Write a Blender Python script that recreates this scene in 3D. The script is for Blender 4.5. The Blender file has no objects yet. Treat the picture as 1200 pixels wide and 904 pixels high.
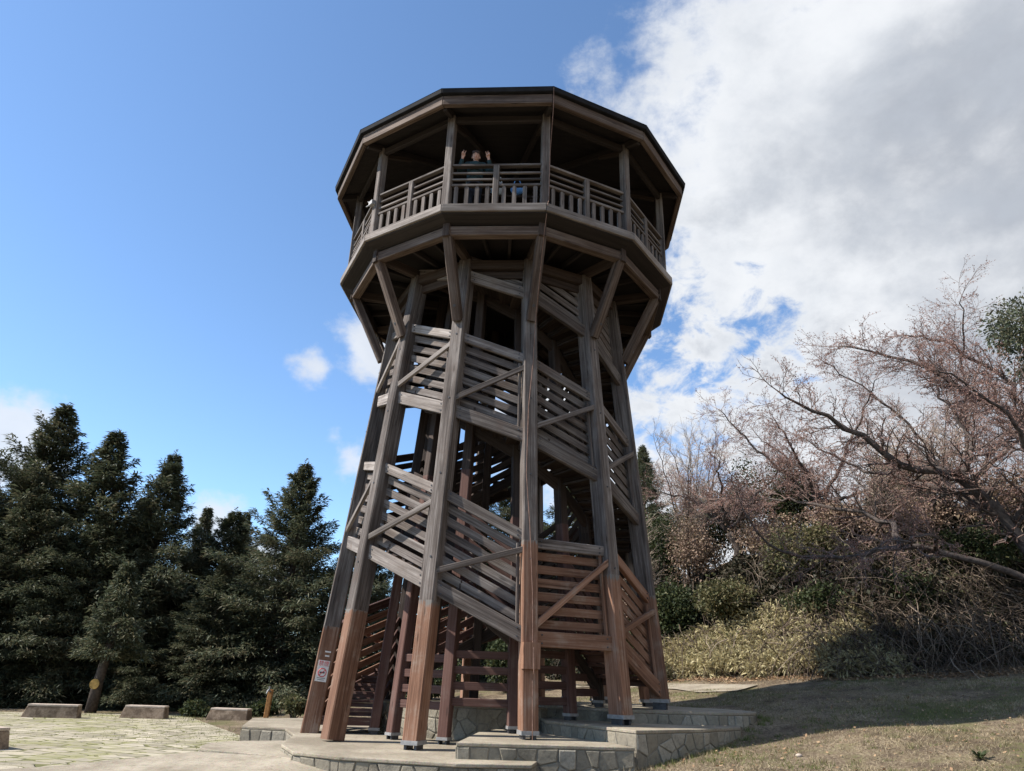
import bpy, bmesh, math, random
import numpy as np
from mathutils import Vector, Matrix

random.seed(7)
rng = np.random.default_rng(11)
sc = bpy.context.scene
COL = sc.collection
R_ = math.radians

# ------------------------------------------------------------------ camera
cam_d = bpy.data.cameras.new('camera')
cam_d.sensor_width = 36.0
cam_d.lens = 25.16
cam_d.clip_start = 0.05
cam_d.clip_end = 3000
cam = bpy.data.objects.new('camera', cam_d)
COL.objects.link(cam)
PITCH, ROLL, YAW = 0.38870, 0.03557, 0.01312
CAM = Vector((0.0, -16.452, 0.0))
fwd = Vector((math.sin(YAW)*math.cos(PITCH), math.cos(YAW)*math.cos(PITCH), math.sin(PITCH)))
rgt = Vector((math.cos(YAW), -math.sin(YAW), 0))
upv = rgt.cross(fwd)
r2 = rgt*math.cos(ROLL) + upv*math.sin(ROLL)
u2 = -rgt*math.sin(ROLL) + upv*math.cos(ROLL)
cam.matrix_world = Matrix(((r2.x, u2.x, -fwd.x, CAM.x), (r2.y, u2.y, -fwd.y, CAM.y),
                           (r2.z, u2.z, -fwd.z, CAM.z), (0, 0, 0, 1)))
sc.camera = cam

# ------------------------------------------------------------------ exposure, sun, sky
sc.view_settings.view_transform = 'Standard'
sc.view_settings.look = 'None'
sc.view_settings.exposure = 1.0
sc.view_settings.gamma = 1.0
SUN_EL, SUN_AZ = R_(45.5), R_(-96.5)          # azimuth from +y towards +x
sunv = Vector((math.sin(SUN_AZ)*math.cos(SUN_EL), math.cos(SUN_AZ)*math.cos(SUN_EL), math.sin(SUN_EL)))
sl = bpy.data.lights.new('sun', 'SUN')
sl.energy = 4.5
sl.angle = R_(0.53)
sl.color = (1.0, 0.94, 0.86)
so = bpy.data.objects.new('sun', sl)
so.rotation_euler = sunv.to_track_quat('Z', 'Y').to_euler()
so.location = (-30, 0, 40)
COL.objects.link(so)

world = bpy.data.worlds.new('World')
sc.world = world
world.use_nodes = True


class NT:
    """tiny node-tree helper"""
    def __init__(s, nt):
        s.nt = nt
        nt.nodes.clear()

    def n(s, typ, **kw):
        nd = s.nt.nodes.new(typ)
        for k, v in kw.items():
            if k.startswith('i_'):
                key = k[2:]
                key = int(key) if key.isdigit() else key.replace('_', ' ')
                nd.inputs[key].default_value = v
            else:
                setattr(nd, k, v)
        return nd

    def l(s, a, b):
        s.nt.links.new(a, b)

    def math(s, op, a, b=None, c=None, clamp=False):
        nd = s.nt.nodes.new('ShaderNodeMath')
        nd.operation = op
        nd.use_clamp = clamp
        for i, v in enumerate((a, b, c)):
            if v is None:
                continue
            if isinstance(v, (int, float)):
                nd.inputs[i].default_value = v
            else:
                s.l(v, nd.inputs[i])
        return nd.outputs[0]

    def ss(s, v, lo, hi):
        nd = s.nt.nodes.new('ShaderNodeMapRange')
        nd.interpolation_type = 'SMOOTHSTEP'
        s.l(v, nd.inputs['Value'])
        nd.inputs['From Min'].default_value = lo
        nd.inputs['From Max'].default_value = hi
        return nd.outputs[0]

    def mix(s, f, a, b, blend='MIX'):
        nd = s.nt.nodes.new('ShaderNodeMix')
        nd.data_type = 'RGBA'
        nd.blend_type = blend
        for sock, v in ((nd.inputs[0], f), (nd.inputs[6], a), (nd.inputs[7], b)):
            if isinstance(v, (int, float)):
                sock.default_value = v
            elif isinstance(v, tuple):
                sock.default_value = (*v, 1) if len(v) == 3 else v
            else:
                s.l(v, sock)
        return nd.outputs[2]

    def noise(s, vec, scale, detail=4, rough=.55, dist=0.0):
        nd = s.n('ShaderNodeTexNoise')
        nd.inputs['Scale'].default_value = scale
        nd.inputs['Detail'].default_value = detail
        nd.inputs['Roughness'].default_value = rough
        nd.inputs['Distortion'].default_value = dist
        if vec is not None:
            s.l(vec, nd.inputs['Vector'])
        return nd.outputs['Fac']


def build_world():
    t = NT(world.node_tree)
    out = t.n('ShaderNodeOutputWorld')
    bg = t.n('ShaderNodeBackground')
    bg.inputs['Strength'].default_value = 0.13
    sky = t.n('ShaderNodeTexSky')
    sky.sky_type = 'NISHITA'
    sky.sun_disc = False
    sky.sun_elevation = SUN_EL
    sky.sun_rotation = SUN_AZ
    sky.altitude = 200
    sky.air_density = 0.8
    sky.dust_density = 0.15
    sky.ozone_density = 2.2
    tc = t.n('ShaderNodeTexCoord')
    d = tc.outputs['Generated']

    def dot(vec):
        nd = t.n('ShaderNodeVectorMath', operation='DOT_PRODUCT')
        t.l(d, nd.inputs[0])
        nd.inputs[1].default_value = vec
        return nd.outputs['Value']

    def dist(vec):
        nd = t.n('ShaderNodeVectorMath', operation='DISTANCE')
        t.l(d, nd.inputs[0])
        nd.inputs[1].default_value = vec
        return nd.outputs['Value']
    # clouds live on a sheet: stretch the direction a little so far clouds flatten
    mp = t.n('ShaderNodeMapping')
    mp.inputs['Scale'].default_value = (1, 1, 1.35)
    t.l(d, mp.inputs['Vector'])
    v = mp.outputs[0]
    n1 = t.noise(v, 3.2, 9, .58, .25)
    n2 = t.noise(v, 11.0, 8, .6, .1)
    n3 = t.noise(v, 2.1, 4, .5)
    n5 = t.noise(v, 34.0, 6, .65, .3)
    nn = t.math('ADD', t.math('MULTIPLY', t.math('SUBTRACT', n1, .5), 0.62),
                t.math('ADD', t.math('MULTIPLY', t.math('SUBTRACT', n2, .5), 0.42), t.math('MULTIPLY', t.math('SUBTRACT', n5, .5), 0.14)))
    # the large bank to the right
    side = dot((0.987, 0.038, -0.154))
    big = t.math('ADD', t.math('SUBTRACT', side, .03), nn)
    # breaks of blue in it
    for c, r, a in (((.335, .84, .427), .075, .12), ((.374, .815, .443), .06, .13), ((.315, .882, .346), .08, .11),
                    ((.186, .802, .568), .07, .15), ((.427, .825, .37), .07, .12), ((.289, .922, .257), .10, .10),
                    ((.14, .68, .72), .07, .14), ((.29, .87, .40), .30, .05), ((.25, .90, .36), .07, .03)):
        f = t.ss(dist(c), r, 0.0)
        big = t.math('SUBTRACT', big, t.math('MULTIPLY', f, a))
    mott = t.ss(dist((.29, .87, .40)), .34, .05)
    big = t.math('ADD', big, t.math('MULTIPLY', t.math('MULTIPLY', mott, t.math('SUBTRACT', t.noise(v, 15.0, 7, .62, .4), .5)), .95))
    m = t.ss(big, -0.05, 0.15)
    # small puffs on the blue side
    for c, r in (((-.251, .891, .377), .035), ((-.184, .889, .414), .085), ((-.199, .941, .266), .06),
                 ((-.225, .929, .295), .028), ((-.558, .798, .23), .075), ((-.361, .916, .176), .055),
                 ((-.62, .77, .16), .09), ((-.3, .945, .12), .06)):
        b = t.math('SUBTRACT', r*.62, dist(c))
        b = t.math('ADD', b, t.math('MULTIPLY', t.math('ADD', t.math('MULTIPLY', t.math('SUBTRACT', n2, .5), .8),
                                                        t.math('SUBTRACT', n1, .5)), .16))
        m = t.math('MAXIMUM', m, t.math('MULTIPLY', t.ss(b, -.012, .03), .85))
    # cloud body: bright edges, greyer thick middle
    thick = t.ss(t.math('ADD', big, t.math('MULTIPLY', t.math('SUBTRACT', n3, .5), 0.9)), 0.12, 0.55)
    n4 = t.noise(v, 5.5, 6, .55, .2)
    thick = t.math('MULTIPLY', thick, t.ss(n4, .25, .6))
    fine = t.math('MULTIPLY', t.math('SUBTRACT', t.ss(n2, .28, .72), .5), .9)
    cc = t.mix(thick, (3.5, 3.6, 3.75), (1.6, 1.73, 1.98))
    cc = t.mix(t.math('ADD', .22, t.math('MULTIPLY', fine, .5), None, True), cc, (2.5, 2.7, 3.0))
    tint = t.mix(1.0, sky.outputs[0], (.87, .97, 1.0), 'MULTIPLY')
    col = t.mix(m, tint, cc)
    t.l(col, bg.inputs['Color'])
    t.l(bg.outputs[0], out.inputs['Surface'])


build_world()

# ------------------------------------------------------------------ materials
MATS = {}


def new_mat(name):
    m = bpy.data.materials.new(name)
    m.use_nodes = True
    t = NT(m.node_tree)
    out = t.n('ShaderNodeOutputMaterial')
    MATS[name] = m
    return m, t, out


def bsdf(t, out, rough=.8, spec=.3):
    b = t.n('ShaderNodeBsdfPrincipled')
    b.inputs['Roughness'].default_value = rough
    b.inputs['Specular IOR Level'].default_value = spec
    t.l(b.outputs[0], out.inputs['Surface'])
    return b


def bump(t, b, h, strength=.3, dist=.02):
    bp = t.n('ShaderNodeBump')
    bp.inputs['Strength'].default_value = strength
    bp.inputs['Distance'].default_value = dist
    t.l(h, bp.inputs['Height'])
    t.l(bp.outputs[0], b.inputs['Normal'])


def wood(name, c_dark, c_mid, c_light, worn=None, worn_amt=.5):
    m, t, out = new_mat(name)
    b = bsdf(t, out, .82, .25)
    at = t.n('ShaderNodeAttribute', attribute_name='grain')
    mp = t.n('ShaderNodeMapping')
    mp.inputs['Scale'].default_value = (.6, 24, 24)
    t.l(at.outputs['Vector'], mp.inputs['Vector'])
    g = t.noise(mp.outputs[0], 1.0, 6, .68, .6)
    mp2 = t.n('ShaderNodeMapping')
    mp2.inputs['Scale'].default_value = (.7, 3.0, 3.0)
    t.l(at.outputs['Vector'], mp2.inputs['Vector'])
    g2 = t.noise(mp2.outputs[0], 1.0, 5, .6, .3)
    cr = t.n('ShaderNodeValToRGB')
    e = cr.color_ramp.elements
    e[0].position, e[0].color = .33, (*c_dark, 1)
    e[1].position, e[1].color = .68, (*c_light, 1)
    k = e.new(.48)
    k.color = (*c_mid, 1)
    t.l(t.math('ADD', t.math('MULTIPLY', g, .62), t.math('MULTIPLY', g2, .38)), cr.inputs[0])
    col = cr.outputs[0]
    oi = t.n('ShaderNodeObjectInfo')
    hv = t.n('ShaderNodeHueSaturation')
    t.l(col, hv.inputs['Color'])
    t.l(t.math('ADD', t.math('MULTIPLY', oi.outputs['Random'], .5), .75), hv.inputs['Value'])
    col = hv.outputs[0]
    geo = t.n('ShaderNodeNewGeometry')
    if worn:
        w = t.noise(geo.outputs['Position'], 2.3, 6, .65)
        f = t.ss(t.math('ADD', t.math('MULTIPLY', w, .6), t.math('MULTIPLY', g, .4)), .50, .66)
        col = t.mix(t.math('MULTIPLY', f, worn_amt), col, worn)
    # knots and drying cracks
    vo = t.n('ShaderNodeTexVoronoi')
    mp3 = t.n('ShaderNodeMapping')
    mp3.inputs['Scale'].default_value = (1.3, 7, 7)
    t.l(at.outputs['Vector'], mp3.inputs['Vector'])
    t.l(mp3.outputs[0], vo.inputs['Vector'])
    vo.inputs['Scale'].default_value = 1.0
    kn = t.ss(vo.outputs['Distance'], .16, .05)
    col = t.mix(t.math('MULTIPLY', kn, .55), col, tuple(x*.35 for x in c_dark))
    crk = t.ss(g, .36, .30)
    col = t.mix(t.math('MULTIPLY', crk, .6), col, tuple(x*.4 for x in c_dark))
    if name == 'wood_brown':                # the stain wears away raggedly along its upper line
        ln = t.n('ShaderNodeAttribute', attribute_name='line')
        rag = t.math('ADD', t.math('MULTIPLY', t.math('SUBTRACT', g, .5), .42), t.math('MULTIPLY', t.math('SUBTRACT', t.noise(geo.outputs['Position'], 5, 5, .6), .5), .35))
        f = t.ss(t.math('ADD', ln.outputs['Fac'], rag), 4.93, 5.0)
        col = t.mix(f, col, t.mix(g, (.03, .024, .02), (.26, .235, .21)))
    t.l(col, b.inputs['Base Color'])
    bump(t, b, g, .55, .012)
    return m


wood('wood_grey', (.022, .016, .013), (.095, .077, .067), (.29, .258, .233), (.085, .05, .035), .55)
wood('wood_grey_pale', (.045, .035, .029), (.165, .140, .123), (.40, .36, .33), (.10, .065, .045), .5)  # deck edge board; also a lit copy of wood_grey for the left stair bays
wood('wood_brown', (.060, .029, .017), (.178, .090, .055), (.30, .18, .122), (.27, .215, .17), .6)
wood('wood_tan', (.022, .014, .010), (.085, .058, .044), (.21, .165, .135), (.13, .11, .098), .5)
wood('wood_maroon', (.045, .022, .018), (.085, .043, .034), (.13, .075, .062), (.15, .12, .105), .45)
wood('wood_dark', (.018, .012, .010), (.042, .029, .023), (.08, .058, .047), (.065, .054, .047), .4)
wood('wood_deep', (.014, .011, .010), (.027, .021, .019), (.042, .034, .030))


def simple(name, col, rough=.7, spec=.3, metal=0, nscale=8., var=.35, bumpk=.2):
    m, t, out = new_mat(name)
    b = bsdf(t, out, rough, spec)
    b.inputs['Metallic'].default_value = metal
    tc = t.n('ShaderNodeTexCoord')
    n = t.noise(tc.outputs['Object'], nscale, 6, .6)
    a = tuple(c*(1-var) for c in col)
    c = tuple(min(1, c*(1+var)) for c in col)
    t.l(t.mix(t.ss(n, .25, .75), a, c), b.inputs['Base Color'])
    if bumpk:
        bump(t, b, n, bumpk, .01)
    return m


simple('roof_metal', (.014, .014, .016), .85, .15, 0, 5)
simple('steel', (.26, .255, .25), .6, .4, .3, 12, .25)
simple('dark_steel', (.05, .05, .055), .5, .5, .4, 12)
simple('copper', (.20, .12, .09), .6, .3, .2, 12)
simple('sign_white', (.62, .60, .57), .5, .4, 0, 14, .12, 0)
simple('sign_red', (.52, .06, .07), .5, .4, 0, 14, .12, 0)
simple('sign_black', (.05, .05, .055), .5, .4, 0, 14, .2, 0)
simple('skin', (.50, .29, .21), .55, .35, 0, 20, .1, 0)
simple('jacket', (.022, .045, .050), .8, .2, 0, 25, .35)
simple('trousers', (.03, .035, .05), .8, .2, 0, 25, .3)
simple('hair', (.035, .020, .014), .6, .4, 0, 40, .4)
simple('lips', (.30, .09, .08), .5, .4, 0, 30, .1, 0)
simple('eye_dark', (.02, .015, .012), .3, .5, 0, 30, .1, 0)
simple('bag_white', (.45, .46, .45), .7, .3, 0, 10, .2)
simple('bag_blue', (.12, .30, .62), .6, .3, 0, 10, .15)
simple('post_orange', (.30, .14, .045), .75, .3, 0, 14, .3)
simple('plaque_yellow', (.36, .22, .06), .7, .3, 0, 14, .3)
simple('bark', (.060, .047, .038), .9, .2, 0, 12, .5, .6)
simple('cherry_bark', (.075, .060, .052), .85, .25, 0, 9, .55, .6)
simple('twig', (.165, .115, .095), .85, .2, 0, 5, .35, 0)
simple('bare_twig', (.30, .235, .185), .85, .2, 0, 5, .35, 0)


def island(name, cols, transl=.3, rough=.6, extra=None):
    """leaf-like material with one tone per loose leaf"""
    m, t, out = new_mat(name)
    geo = t.n('ShaderNodeNewGeometry')
    cr = t.n('ShaderNodeValToRGB')
    e = cr.color_ramp.elements
    e[0].position, e[0].color = 0, (*cols[0], 1)
    e[1].position, e[1].color = 1, (*cols[-1], 1)
    for i, c in enumerate(cols[1:-1]):
        k = e.new((i+1)/(len(cols)-1))
        k.color = (*c, 1)
    n = t.noise(geo.outputs['Position'], .55, 3, .5)
    t.l(t.math('ADD', t.math('MULTIPLY', geo.outputs['Random Per Island'], .65),
               t.math('MULTIPLY', t.math('SUBTRACT', n, .15), .5)), cr.inputs[0])
    b = t.n('ShaderNodeBsdfPrincipled')
    b.inputs['Roughness'].default_value = rough
    b.inputs['Specular IOR Level'].default_value = .25
    t.l(cr.outputs[0], b.inputs['Base Color'])
    tr = t.n('ShaderNodeBsdfTranslucent')
    t.l(cr.outputs[0], tr.inputs['Color'])
    mx = t.n('ShaderNodeMixShader')
    mx.inputs[0].default_value = transl
    t.l(b.outputs[0], mx.inputs[1])
    t.l(tr.outputs[0], mx.inputs[2])
    t.l(mx.outputs[0], out.inputs['Surface'])
    return m


island('conifer_leaf', [(.040, .056, .036), (.068, .085, .050), (.108, .110, .063), (.18, .142, .09)], .28)
island('evergreen_leaf', [(.014, .022, .009), (.03, .043, .015), (.055, .068, .025), (.12, .105, .05)], .25)
island('vine_leaf', [(.035, .045, .018), (.075, .08, .033), (.14, .125, .06), (.22, .165, .095)], .3)
island('bamboo_leaf', [(.20, .165, .08), (.38, .32, .17), (.52, .46, .27), (.24, .24, .10)], .35)
island('bud', [(.16, .080, .066), (.25, .135, .11), (.36, .225, .185), (.15, .10, .08)], .25)
island('vine_stem', [(.028, .019, .014), (.055, .039, .029), (.15, .11, .08), (.42, .34, .255)], 0)
island('dry_leaf', [(.10, .06, .045), (.19, .125, .09), (.30, .215, .155), (.16, .15, .06)], .2)
island('thicket_leaf', [(.012, .014, .007), (.026, .027, .013), (.05, .042, .026), (.10, .075, .048)], .15)  # near-black leaf tones carry the shade inside the thicket
island('litter', [(.14, .075, .04), (.26, .155, .085), (.36, .245, .145), (.22, .16, .11)], .1)
island('dry_grass', [(.105, .077, .047), (.20, .155, .094), (.33, .27, .165), (.45, .38, .25)], .2)
island('green_grass', [(.045, .066, .016), (.09, .112, .03), (.155, .165, .055), (.25, .22, .10)], .25)


def mat_ground():
    m, t, out = new_mat('earth')
    b = bsdf(t, out, .95, .1)
    geo = t.n('ShaderNodeNewGeometry')
    p = geo.outputs['Position']
    n1 = t.noise(p, .33, 6, .6)
    n2 = t.noise(p, 2.4, 8, .7)
    n3 = t.noise(p, 22, 6, .75)
    col = t.mix(t.ss(n2, .3, .7), (.06, .043, .032), (.165, .124, .084))
    col = t.mix(t.math('MULTIPLY', t.ss(n3, .42, .62), t.ss(t.noise(p, .9, 6, .7), .36, .62)), col, (.33, .27, .18))
    gm = t.ss(t.math('ADD', t.math('MULTIPLY', n1, .7), t.math('MULTIPLY', n2, .3)), .50, .60)
    col = t.mix(t.math('MULTIPLY', gm, t.ss(n3, .35, .6)), col, (.08, .095, .028))
    t.l(col, b.inputs['Base Color'])
    h = t.math('ADD', t.math('MULTIPLY', n2, .5), n3)
    bump(t, b, h, .8, .04)


mat_ground()


def mat_plaza():
    m, t, out = new_mat('plaza_stone')
    b = bsdf(t, out, .9, .15)
    geo = t.n('ShaderNodeNewGeometry')
    p = geo.outputs['Position']
    nz = t.n('ShaderNodeTexNoise')
    t.l(p, nz.inputs['Vector'])
    nz.inputs['Scale'].default_value = 1.1
    mp = t.n('ShaderNodeMapping')
    mp.inputs['Rotation'].default_value = (0, 0, R_(24))
    ad = t.n('ShaderNodeVectorMath', operation='MULTIPLY_ADD')
    t.l(nz.outputs['Color'], ad.inputs[0])
    ad.inputs[1].default_value = (.55, .55, 0)
    t.l(p, ad.inputs[2])
    t.l(ad.outputs[0], mp.inputs['Vector'])
    mps = t.n('ShaderNodeMapping')
    mps.inputs['Scale'].default_value = (1.35, 2.9, 1.0)
    t.l(mp.outputs[0], mps.inputs['Vector'])
    fs = []
    for feat in ('F1', 'F2'):
        vn = t.n('ShaderNodeTexVoronoi', feature=feat, distance='CHEBYCHEV', voronoi_dimensions='2D')
        vn.inputs['Scale'].default_value = 1.0
        vn.inputs['Randomness'].default_value = .62
        t.l(mps.outputs[0], vn.inputs['Vector'])
        fs.append(vn)
    gap = t.math('SUBTRACT', fs[1].outputs['Distance'], fs[0].outputs['Distance'])
    sepc = t.n('ShaderNodeSeparateColor')
    t.l(fs[0].outputs['Color'], sepc.inputs[0])
    stone = t.mix(sepc.outputs[0], (.25, .225, .17), (.42, .38, .30))
    joint = t.ss(gap, .13, .045)
    n2 = t.noise(p, 5, 8, .7)
    n1 = t.noise(p, .5, 5, .6)
    col = t.mix(1.0, t.mix(joint, stone, (.135, .135, .055)), t.mix(t.ss(n2, .3, .7), (.72, .72, .72), (1.15, 1.12, 1.08)), 'MULTIPLY')
    moss = t.ss(t.math('ADD', t.math('MULTIPLY', n1, .55), t.math('MULTIPLY', n2, .45)), .48, .60)
    col = t.mix(t.math('MULTIPLY', moss, .7), col, (.19, .19, .075))
    t.l(col, b.inputs['Base Color'])
    inv = t.math('SUBTRACT', 1.0, joint)
    bump(t, b, t.math('ADD', t.math('MULTIPLY', inv, 1.0), t.math('MULTIPLY', n2, .25)), .7, .03)


mat_plaza()


def mat_concrete():
    m, t, out = new_mat('terrace_top')
    b = bsdf(t, out, .9, .15)
    geo = t.n('ShaderNodeNewGeometry')
    p = geo.outputs['Position']
    n1 = t.noise(p, 1.1, 6, .6)
    n2 = t.noise(p, 9, 8, .75)
    vo = t.n('ShaderNodeTexVoronoi')
    vo.inputs['Scale'].default_value = 55
    t.l(p, vo.inputs['Vector'])
    col = t.mix(t.ss(n1, .3, .7), (.19, .163, .122), (.31, .272, .21))
    col = t.mix(t.math('MULTIPLY', t.ss(n2, .48, .70), .7), col, (.15, .12, .085))
    hs = t.n('ShaderNodeHueSaturation')
    hs.inputs['Saturation'].default_value = .4
    t.l(vo.outputs['Color'], hs.inputs['Color'])
    col = t.mix(.22, col, hs.outputs[0], 'OVERLAY')
    t.l(col, b.inputs['Base Color'])
    bump(t, b, t.math('ADD', n2, t.math('MULTIPLY', vo.outputs['Distance'], .5)), .5, .012)


mat_concrete()


def mat_rubble():
    m, t, out = new_mat('rubble_stone')
    b = bsdf(t, out, .9, .15)
    geo = t.n('ShaderNodeNewGeometry')
    p = geo.outputs['Position']
    n2 = t.noise(p, 16, 8, .75)
    n3 = t.noise(p, 50, 5, .7)
    n1 = t.noise(p, 1.5, 6, .65)
    cr = t.n('ShaderNodeValToRGB')
    e = cr.color_ramp.elements
    e[0].position, e[0].color = 0, (.20, .177, .137, 1)
    e[1].position, e[1].color = 1, (.325, .295, .238, 1)
    k = e.new(.5)
    k.color = (.25, .222, .17, 1)
    t.l(geo.outputs['Random Per Island'], cr.inputs[0])
    col = t.mix(t.math('MULTIPLY', t.ss(n2, .42, .70), .6), cr.outputs[0], (.12, .105, .085))
    # damp black staining that runs in its own patches
    st = t.ss(n1, .50, .66)
    col = t.mix(t.math('MULTIPLY', st, .6), col, (.055, .052, .045))
    t.l(col, b.inputs['Base Color'])
    bump(t, b, t.math('ADD', n2, t.math('MULTIPLY', n3, .5)), .8, .02)


mat_rubble()
simple('mortar', (.19, .17, .137), .95, .1, 0, 9, .4, .5)


def mat_bench():
    m, t, out = new_mat('bench_stone')
    b = bsdf(t, out, .9, .15)
    geo = t.n('ShaderNodeNewGeometry')
    p = geo.outputs['Position']
    n1 = t.noise(p, 2.2, 8, .7)
    n2 = t.noise(p, 18, 6, .7)
    col = t.mix(t.ss(n2, .3, .7), (.22, .16, .11), (.31, .24, .18))
    col = t.mix(t.math('MULTIPLY', t.ss(n1, .42, .6), .8), col, (.085, .058, .040))
    t.l(col, b.inputs['Base Color'])
    bump(t, b, n2, .4, .01)


mat_bench()
simple('bench_top', (.40, .33, .27), .9, .15, 0, 9, .22)

# ------------------------------------------------------------------ mesh helpers


class MB:
    def __init__(s):
        s.v, s.f, s.g, s.m = [], [], [], []

    def add(s, verts, faces, grain=None, mi=0):
        o = len(s.v)
        s.v += [tuple(p) for p in verts]
        s.g += grain if grain is not None else [(0, 0, 0)]*len(verts)
        s.f += [tuple(i+o for i in f) for f in faces]
        s.m += [mi]*len(faces)

    def beam(s, a, b, w, h, up=(0, 0, 1), c=.012, mi=0):
        """squared timber from a to b; h along 'up', w across; arrises taken off"""
        a, b, up = Vector(a), Vector(b), Vector(up)
        d = (b-a)
        L = d.length
        d.normalize()
        x = d.cross(up).normalized()
        y = x.cross(d).normalized()
        c = min(c, w*.3, h*.3)
        w2, h2 = w/2, h/2
        prof = [(w2-c, -h2), (w2, -h2+c), (w2, h2-c), (w2-c, h2), (-w2+c, h2), (-w2, h2-c), (-w2, -h2+c), (-w2+c, -h2)]
        off = (random.random()*50, random.random()*50, random.random()*50)
        vs, gs = [], []
        for k, q in enumerate((a, b)):
            for (px, py) in prof:
                vs.append(q + x*px + y*py)
                gs.append((off[0] + k*L, off[1]+px, off[2]+py))
        fs = [(i, (i+1) % 8, 8+(i+1) % 8, 8+i) for i in range(8)]
        fs.append(tuple(range(7, -1, -1)))
        fs.append(tuple(range(8, 16)))
        s.add(vs, fs, gs, mi)

    def hexa(s, q, along=None, mi=0):
        """q: 4 bottom + 4 top corners, both counter-clockwise seen from above"""
        q = [Vector(p) for p in q]
        ax = Vector(along).normalized() if along is not None else (q[1]-q[0]).normalized()
        up = Vector((0, 0, 1))
        if abs(ax.z) > .9:
            up = Vector((1, 0, 0))
        ay = ax.cross(up).normalized()
        az = ay.cross(ax)
        off = Vector((random.random()*50, random.random()*50, random.random()*50))
        gs = [tuple(Vector((p.dot(ax), p.dot(ay), p.dot(az))) + off) for p in q]
        s.add(q, [(3, 2, 1, 0), (4, 5, 6, 7), (0, 1, 5, 4), (1, 2, 6, 5), (2, 3, 7, 6), (3, 0, 4, 7)], gs, mi)

    def tube(s, pts, rad, n=5, mi=0, cap=True):
        pts = [Vector(p) for p in pts]
        vs = []
        px = None
        for i, p in enumerate(pts):
            d = (pts[min(i+1, len(pts)-1)] - pts[max(i-1, 0)])
            if d.length < 1e-6:
                d = Vector((0, 0, 1))
            d.normalize()
            ref = px if px is not None else (Vector((0, 0, 1)) if abs(d.z) < .9 else Vector((1, 0, 0)))
            x = (ref - d*ref.dot(d))
            if x.length < 1e-4:
                x = d.orthogonal()
            x.normalize()
            px = x
            y = d.cross(x)
            r = rad[i] if hasattr(rad, '__len__') else rad
            for k in range(n):
                a = 2*math.pi*k/n
                vs.append(p + x*(r*math.cos(a)) + y*(r*math.sin(a)))
        fs = []
        for i in range(len(pts)-1):
            for k in range(n):
                fs.append((i*n+k, i*n+(k+1) % n, (i+1)*n+(k+1) % n, (i+1)*n+k))
        if cap:
            fs.append(tuple(range(n-1, -1, -1)))
            fs.append(tuple(range((len(pts)-1)*n, len(pts)*n)))
        s.add(vs, fs, None, mi)

    def prism(s, poly, z0, z1, mi=0):
        n = len(poly)
        vs = [(x, y, z0) for x, y in poly] + [(x, y, z1) for x, y in poly]
        fs = [tuple(range(n-1, -1, -1)), tuple(range(n, 2*n))] + [(i, (i+1) % n, n+(i+1) % n, n+i) for i in range(n)]
        s.add(vs, fs, None, mi)

    def ball(s, c, r, n=10, mi=0):
        c = Vector(c)
        r = Vector(r) if hasattr(r, '__len__') else Vector((r, r, r))
        vs, fs = [], []
        rows = n//2+1
        for i in range(rows):
            th = math.pi*(i+.02)/(rows-1+.04)
            for k in range(n):
                ph = 2*math.pi*k/n
                vs.append((c.x+r.x*math.sin(th)*math.cos(ph), c.y+r.y*math.sin(th)*math.sin(ph), c.z+r.z*math.cos(th)))
        for i in range(rows-1):
            for k in range(n):
                fs.append((i*n+k, (i+1)*n+k, (i+1)*n+(k+1) % n, i*n+(k+1) % n))
        fs.append(tuple(range(n)))
        fs.append(tuple(range(rows*n-1, (rows-1)*n-1, -1)))
        s.add(vs, fs, None, mi)

    def build(s, name, mats, parent=None, smooth=False):
        me = bpy.data.meshes.new(name)
        me.from_pydata(s.v, [], s.f)
        at = me.attributes.new('grain', 'FLOAT_VECTOR', 'POINT')
        at.data.foreach_set('vector', np.array(s.g, dtype=np.float32).ravel())
        mats = [mats] if isinstance(mats, str) else mats
        for k in mats:
            me.materials.append(MATS[k])
        if len(mats) > 1:
            me.polygons.foreach_set('material_index', s.m)
        if smooth:
            me.polygons.foreach_set('use_smooth', [True]*len(me.polygons))
        me.update()
        o = bpy.data.objects.new(name, me)
        COL.objects.link(o)
        if parent is not None:
            o.parent = parent
            o.matrix_parent_inverse = parent.matrix_basis.inverted()
        return o


def np_obj(name, V, F, mat, parent=None, smooth=False, mi=None):
    """V (n,3), F (m,k) with constant k"""
    V = np.ascontiguousarray(V, dtype=np.float32)
    F = np.ascontiguousarray(F, dtype=np.int32)
    me = bpy.data.meshes.new(name)
    me.vertices.add(len(V))
    me.vertices.foreach_set('co', V.ravel())
    k = F.shape[1]
    me.loops.add(F.size)
    me.loops.foreach_set('vertex_index', F.ravel())
    me.polygons.add(len(F))
    me.polygons.foreach_set('loop_start', np.arange(0, F.size, k, dtype=np.int32))
    for q in ([mat] if isinstance(mat, str) else mat):
        me.materials.append(MATS[q])
    if mi is not None:
        me.polygons.foreach_set('material_index', np.ascontiguousarray(mi, dtype=np.int32))
    if smooth:
        me.polygons.foreach_set('use_smooth', np.ones(len(F), dtype=bool))
    me.update(calc_edges=True)
    o = bpy.data.objects.new(name, me)
    COL.objects.link(o)
    if parent is not None:
        o.parent = parent
        o.matrix_parent_inverse = parent.matrix_basis.inverted()
    return o


def tag(o, label=None, cat=None, group=None, kind=None):
    if label:
        o['label'] = label
    if cat:
        o['category'] = cat
    if group:
        o['group'] = group
    if kind:
        o['kind'] = kind
    return o


def thing(name, loc, label, cat, group=None):
    o = bpy.data.objects.new(name, None)
    o.empty_display_size = .3
    o.location = loc
    COL.objects.link(o)
    return tag(o, label, cat, group)


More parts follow.
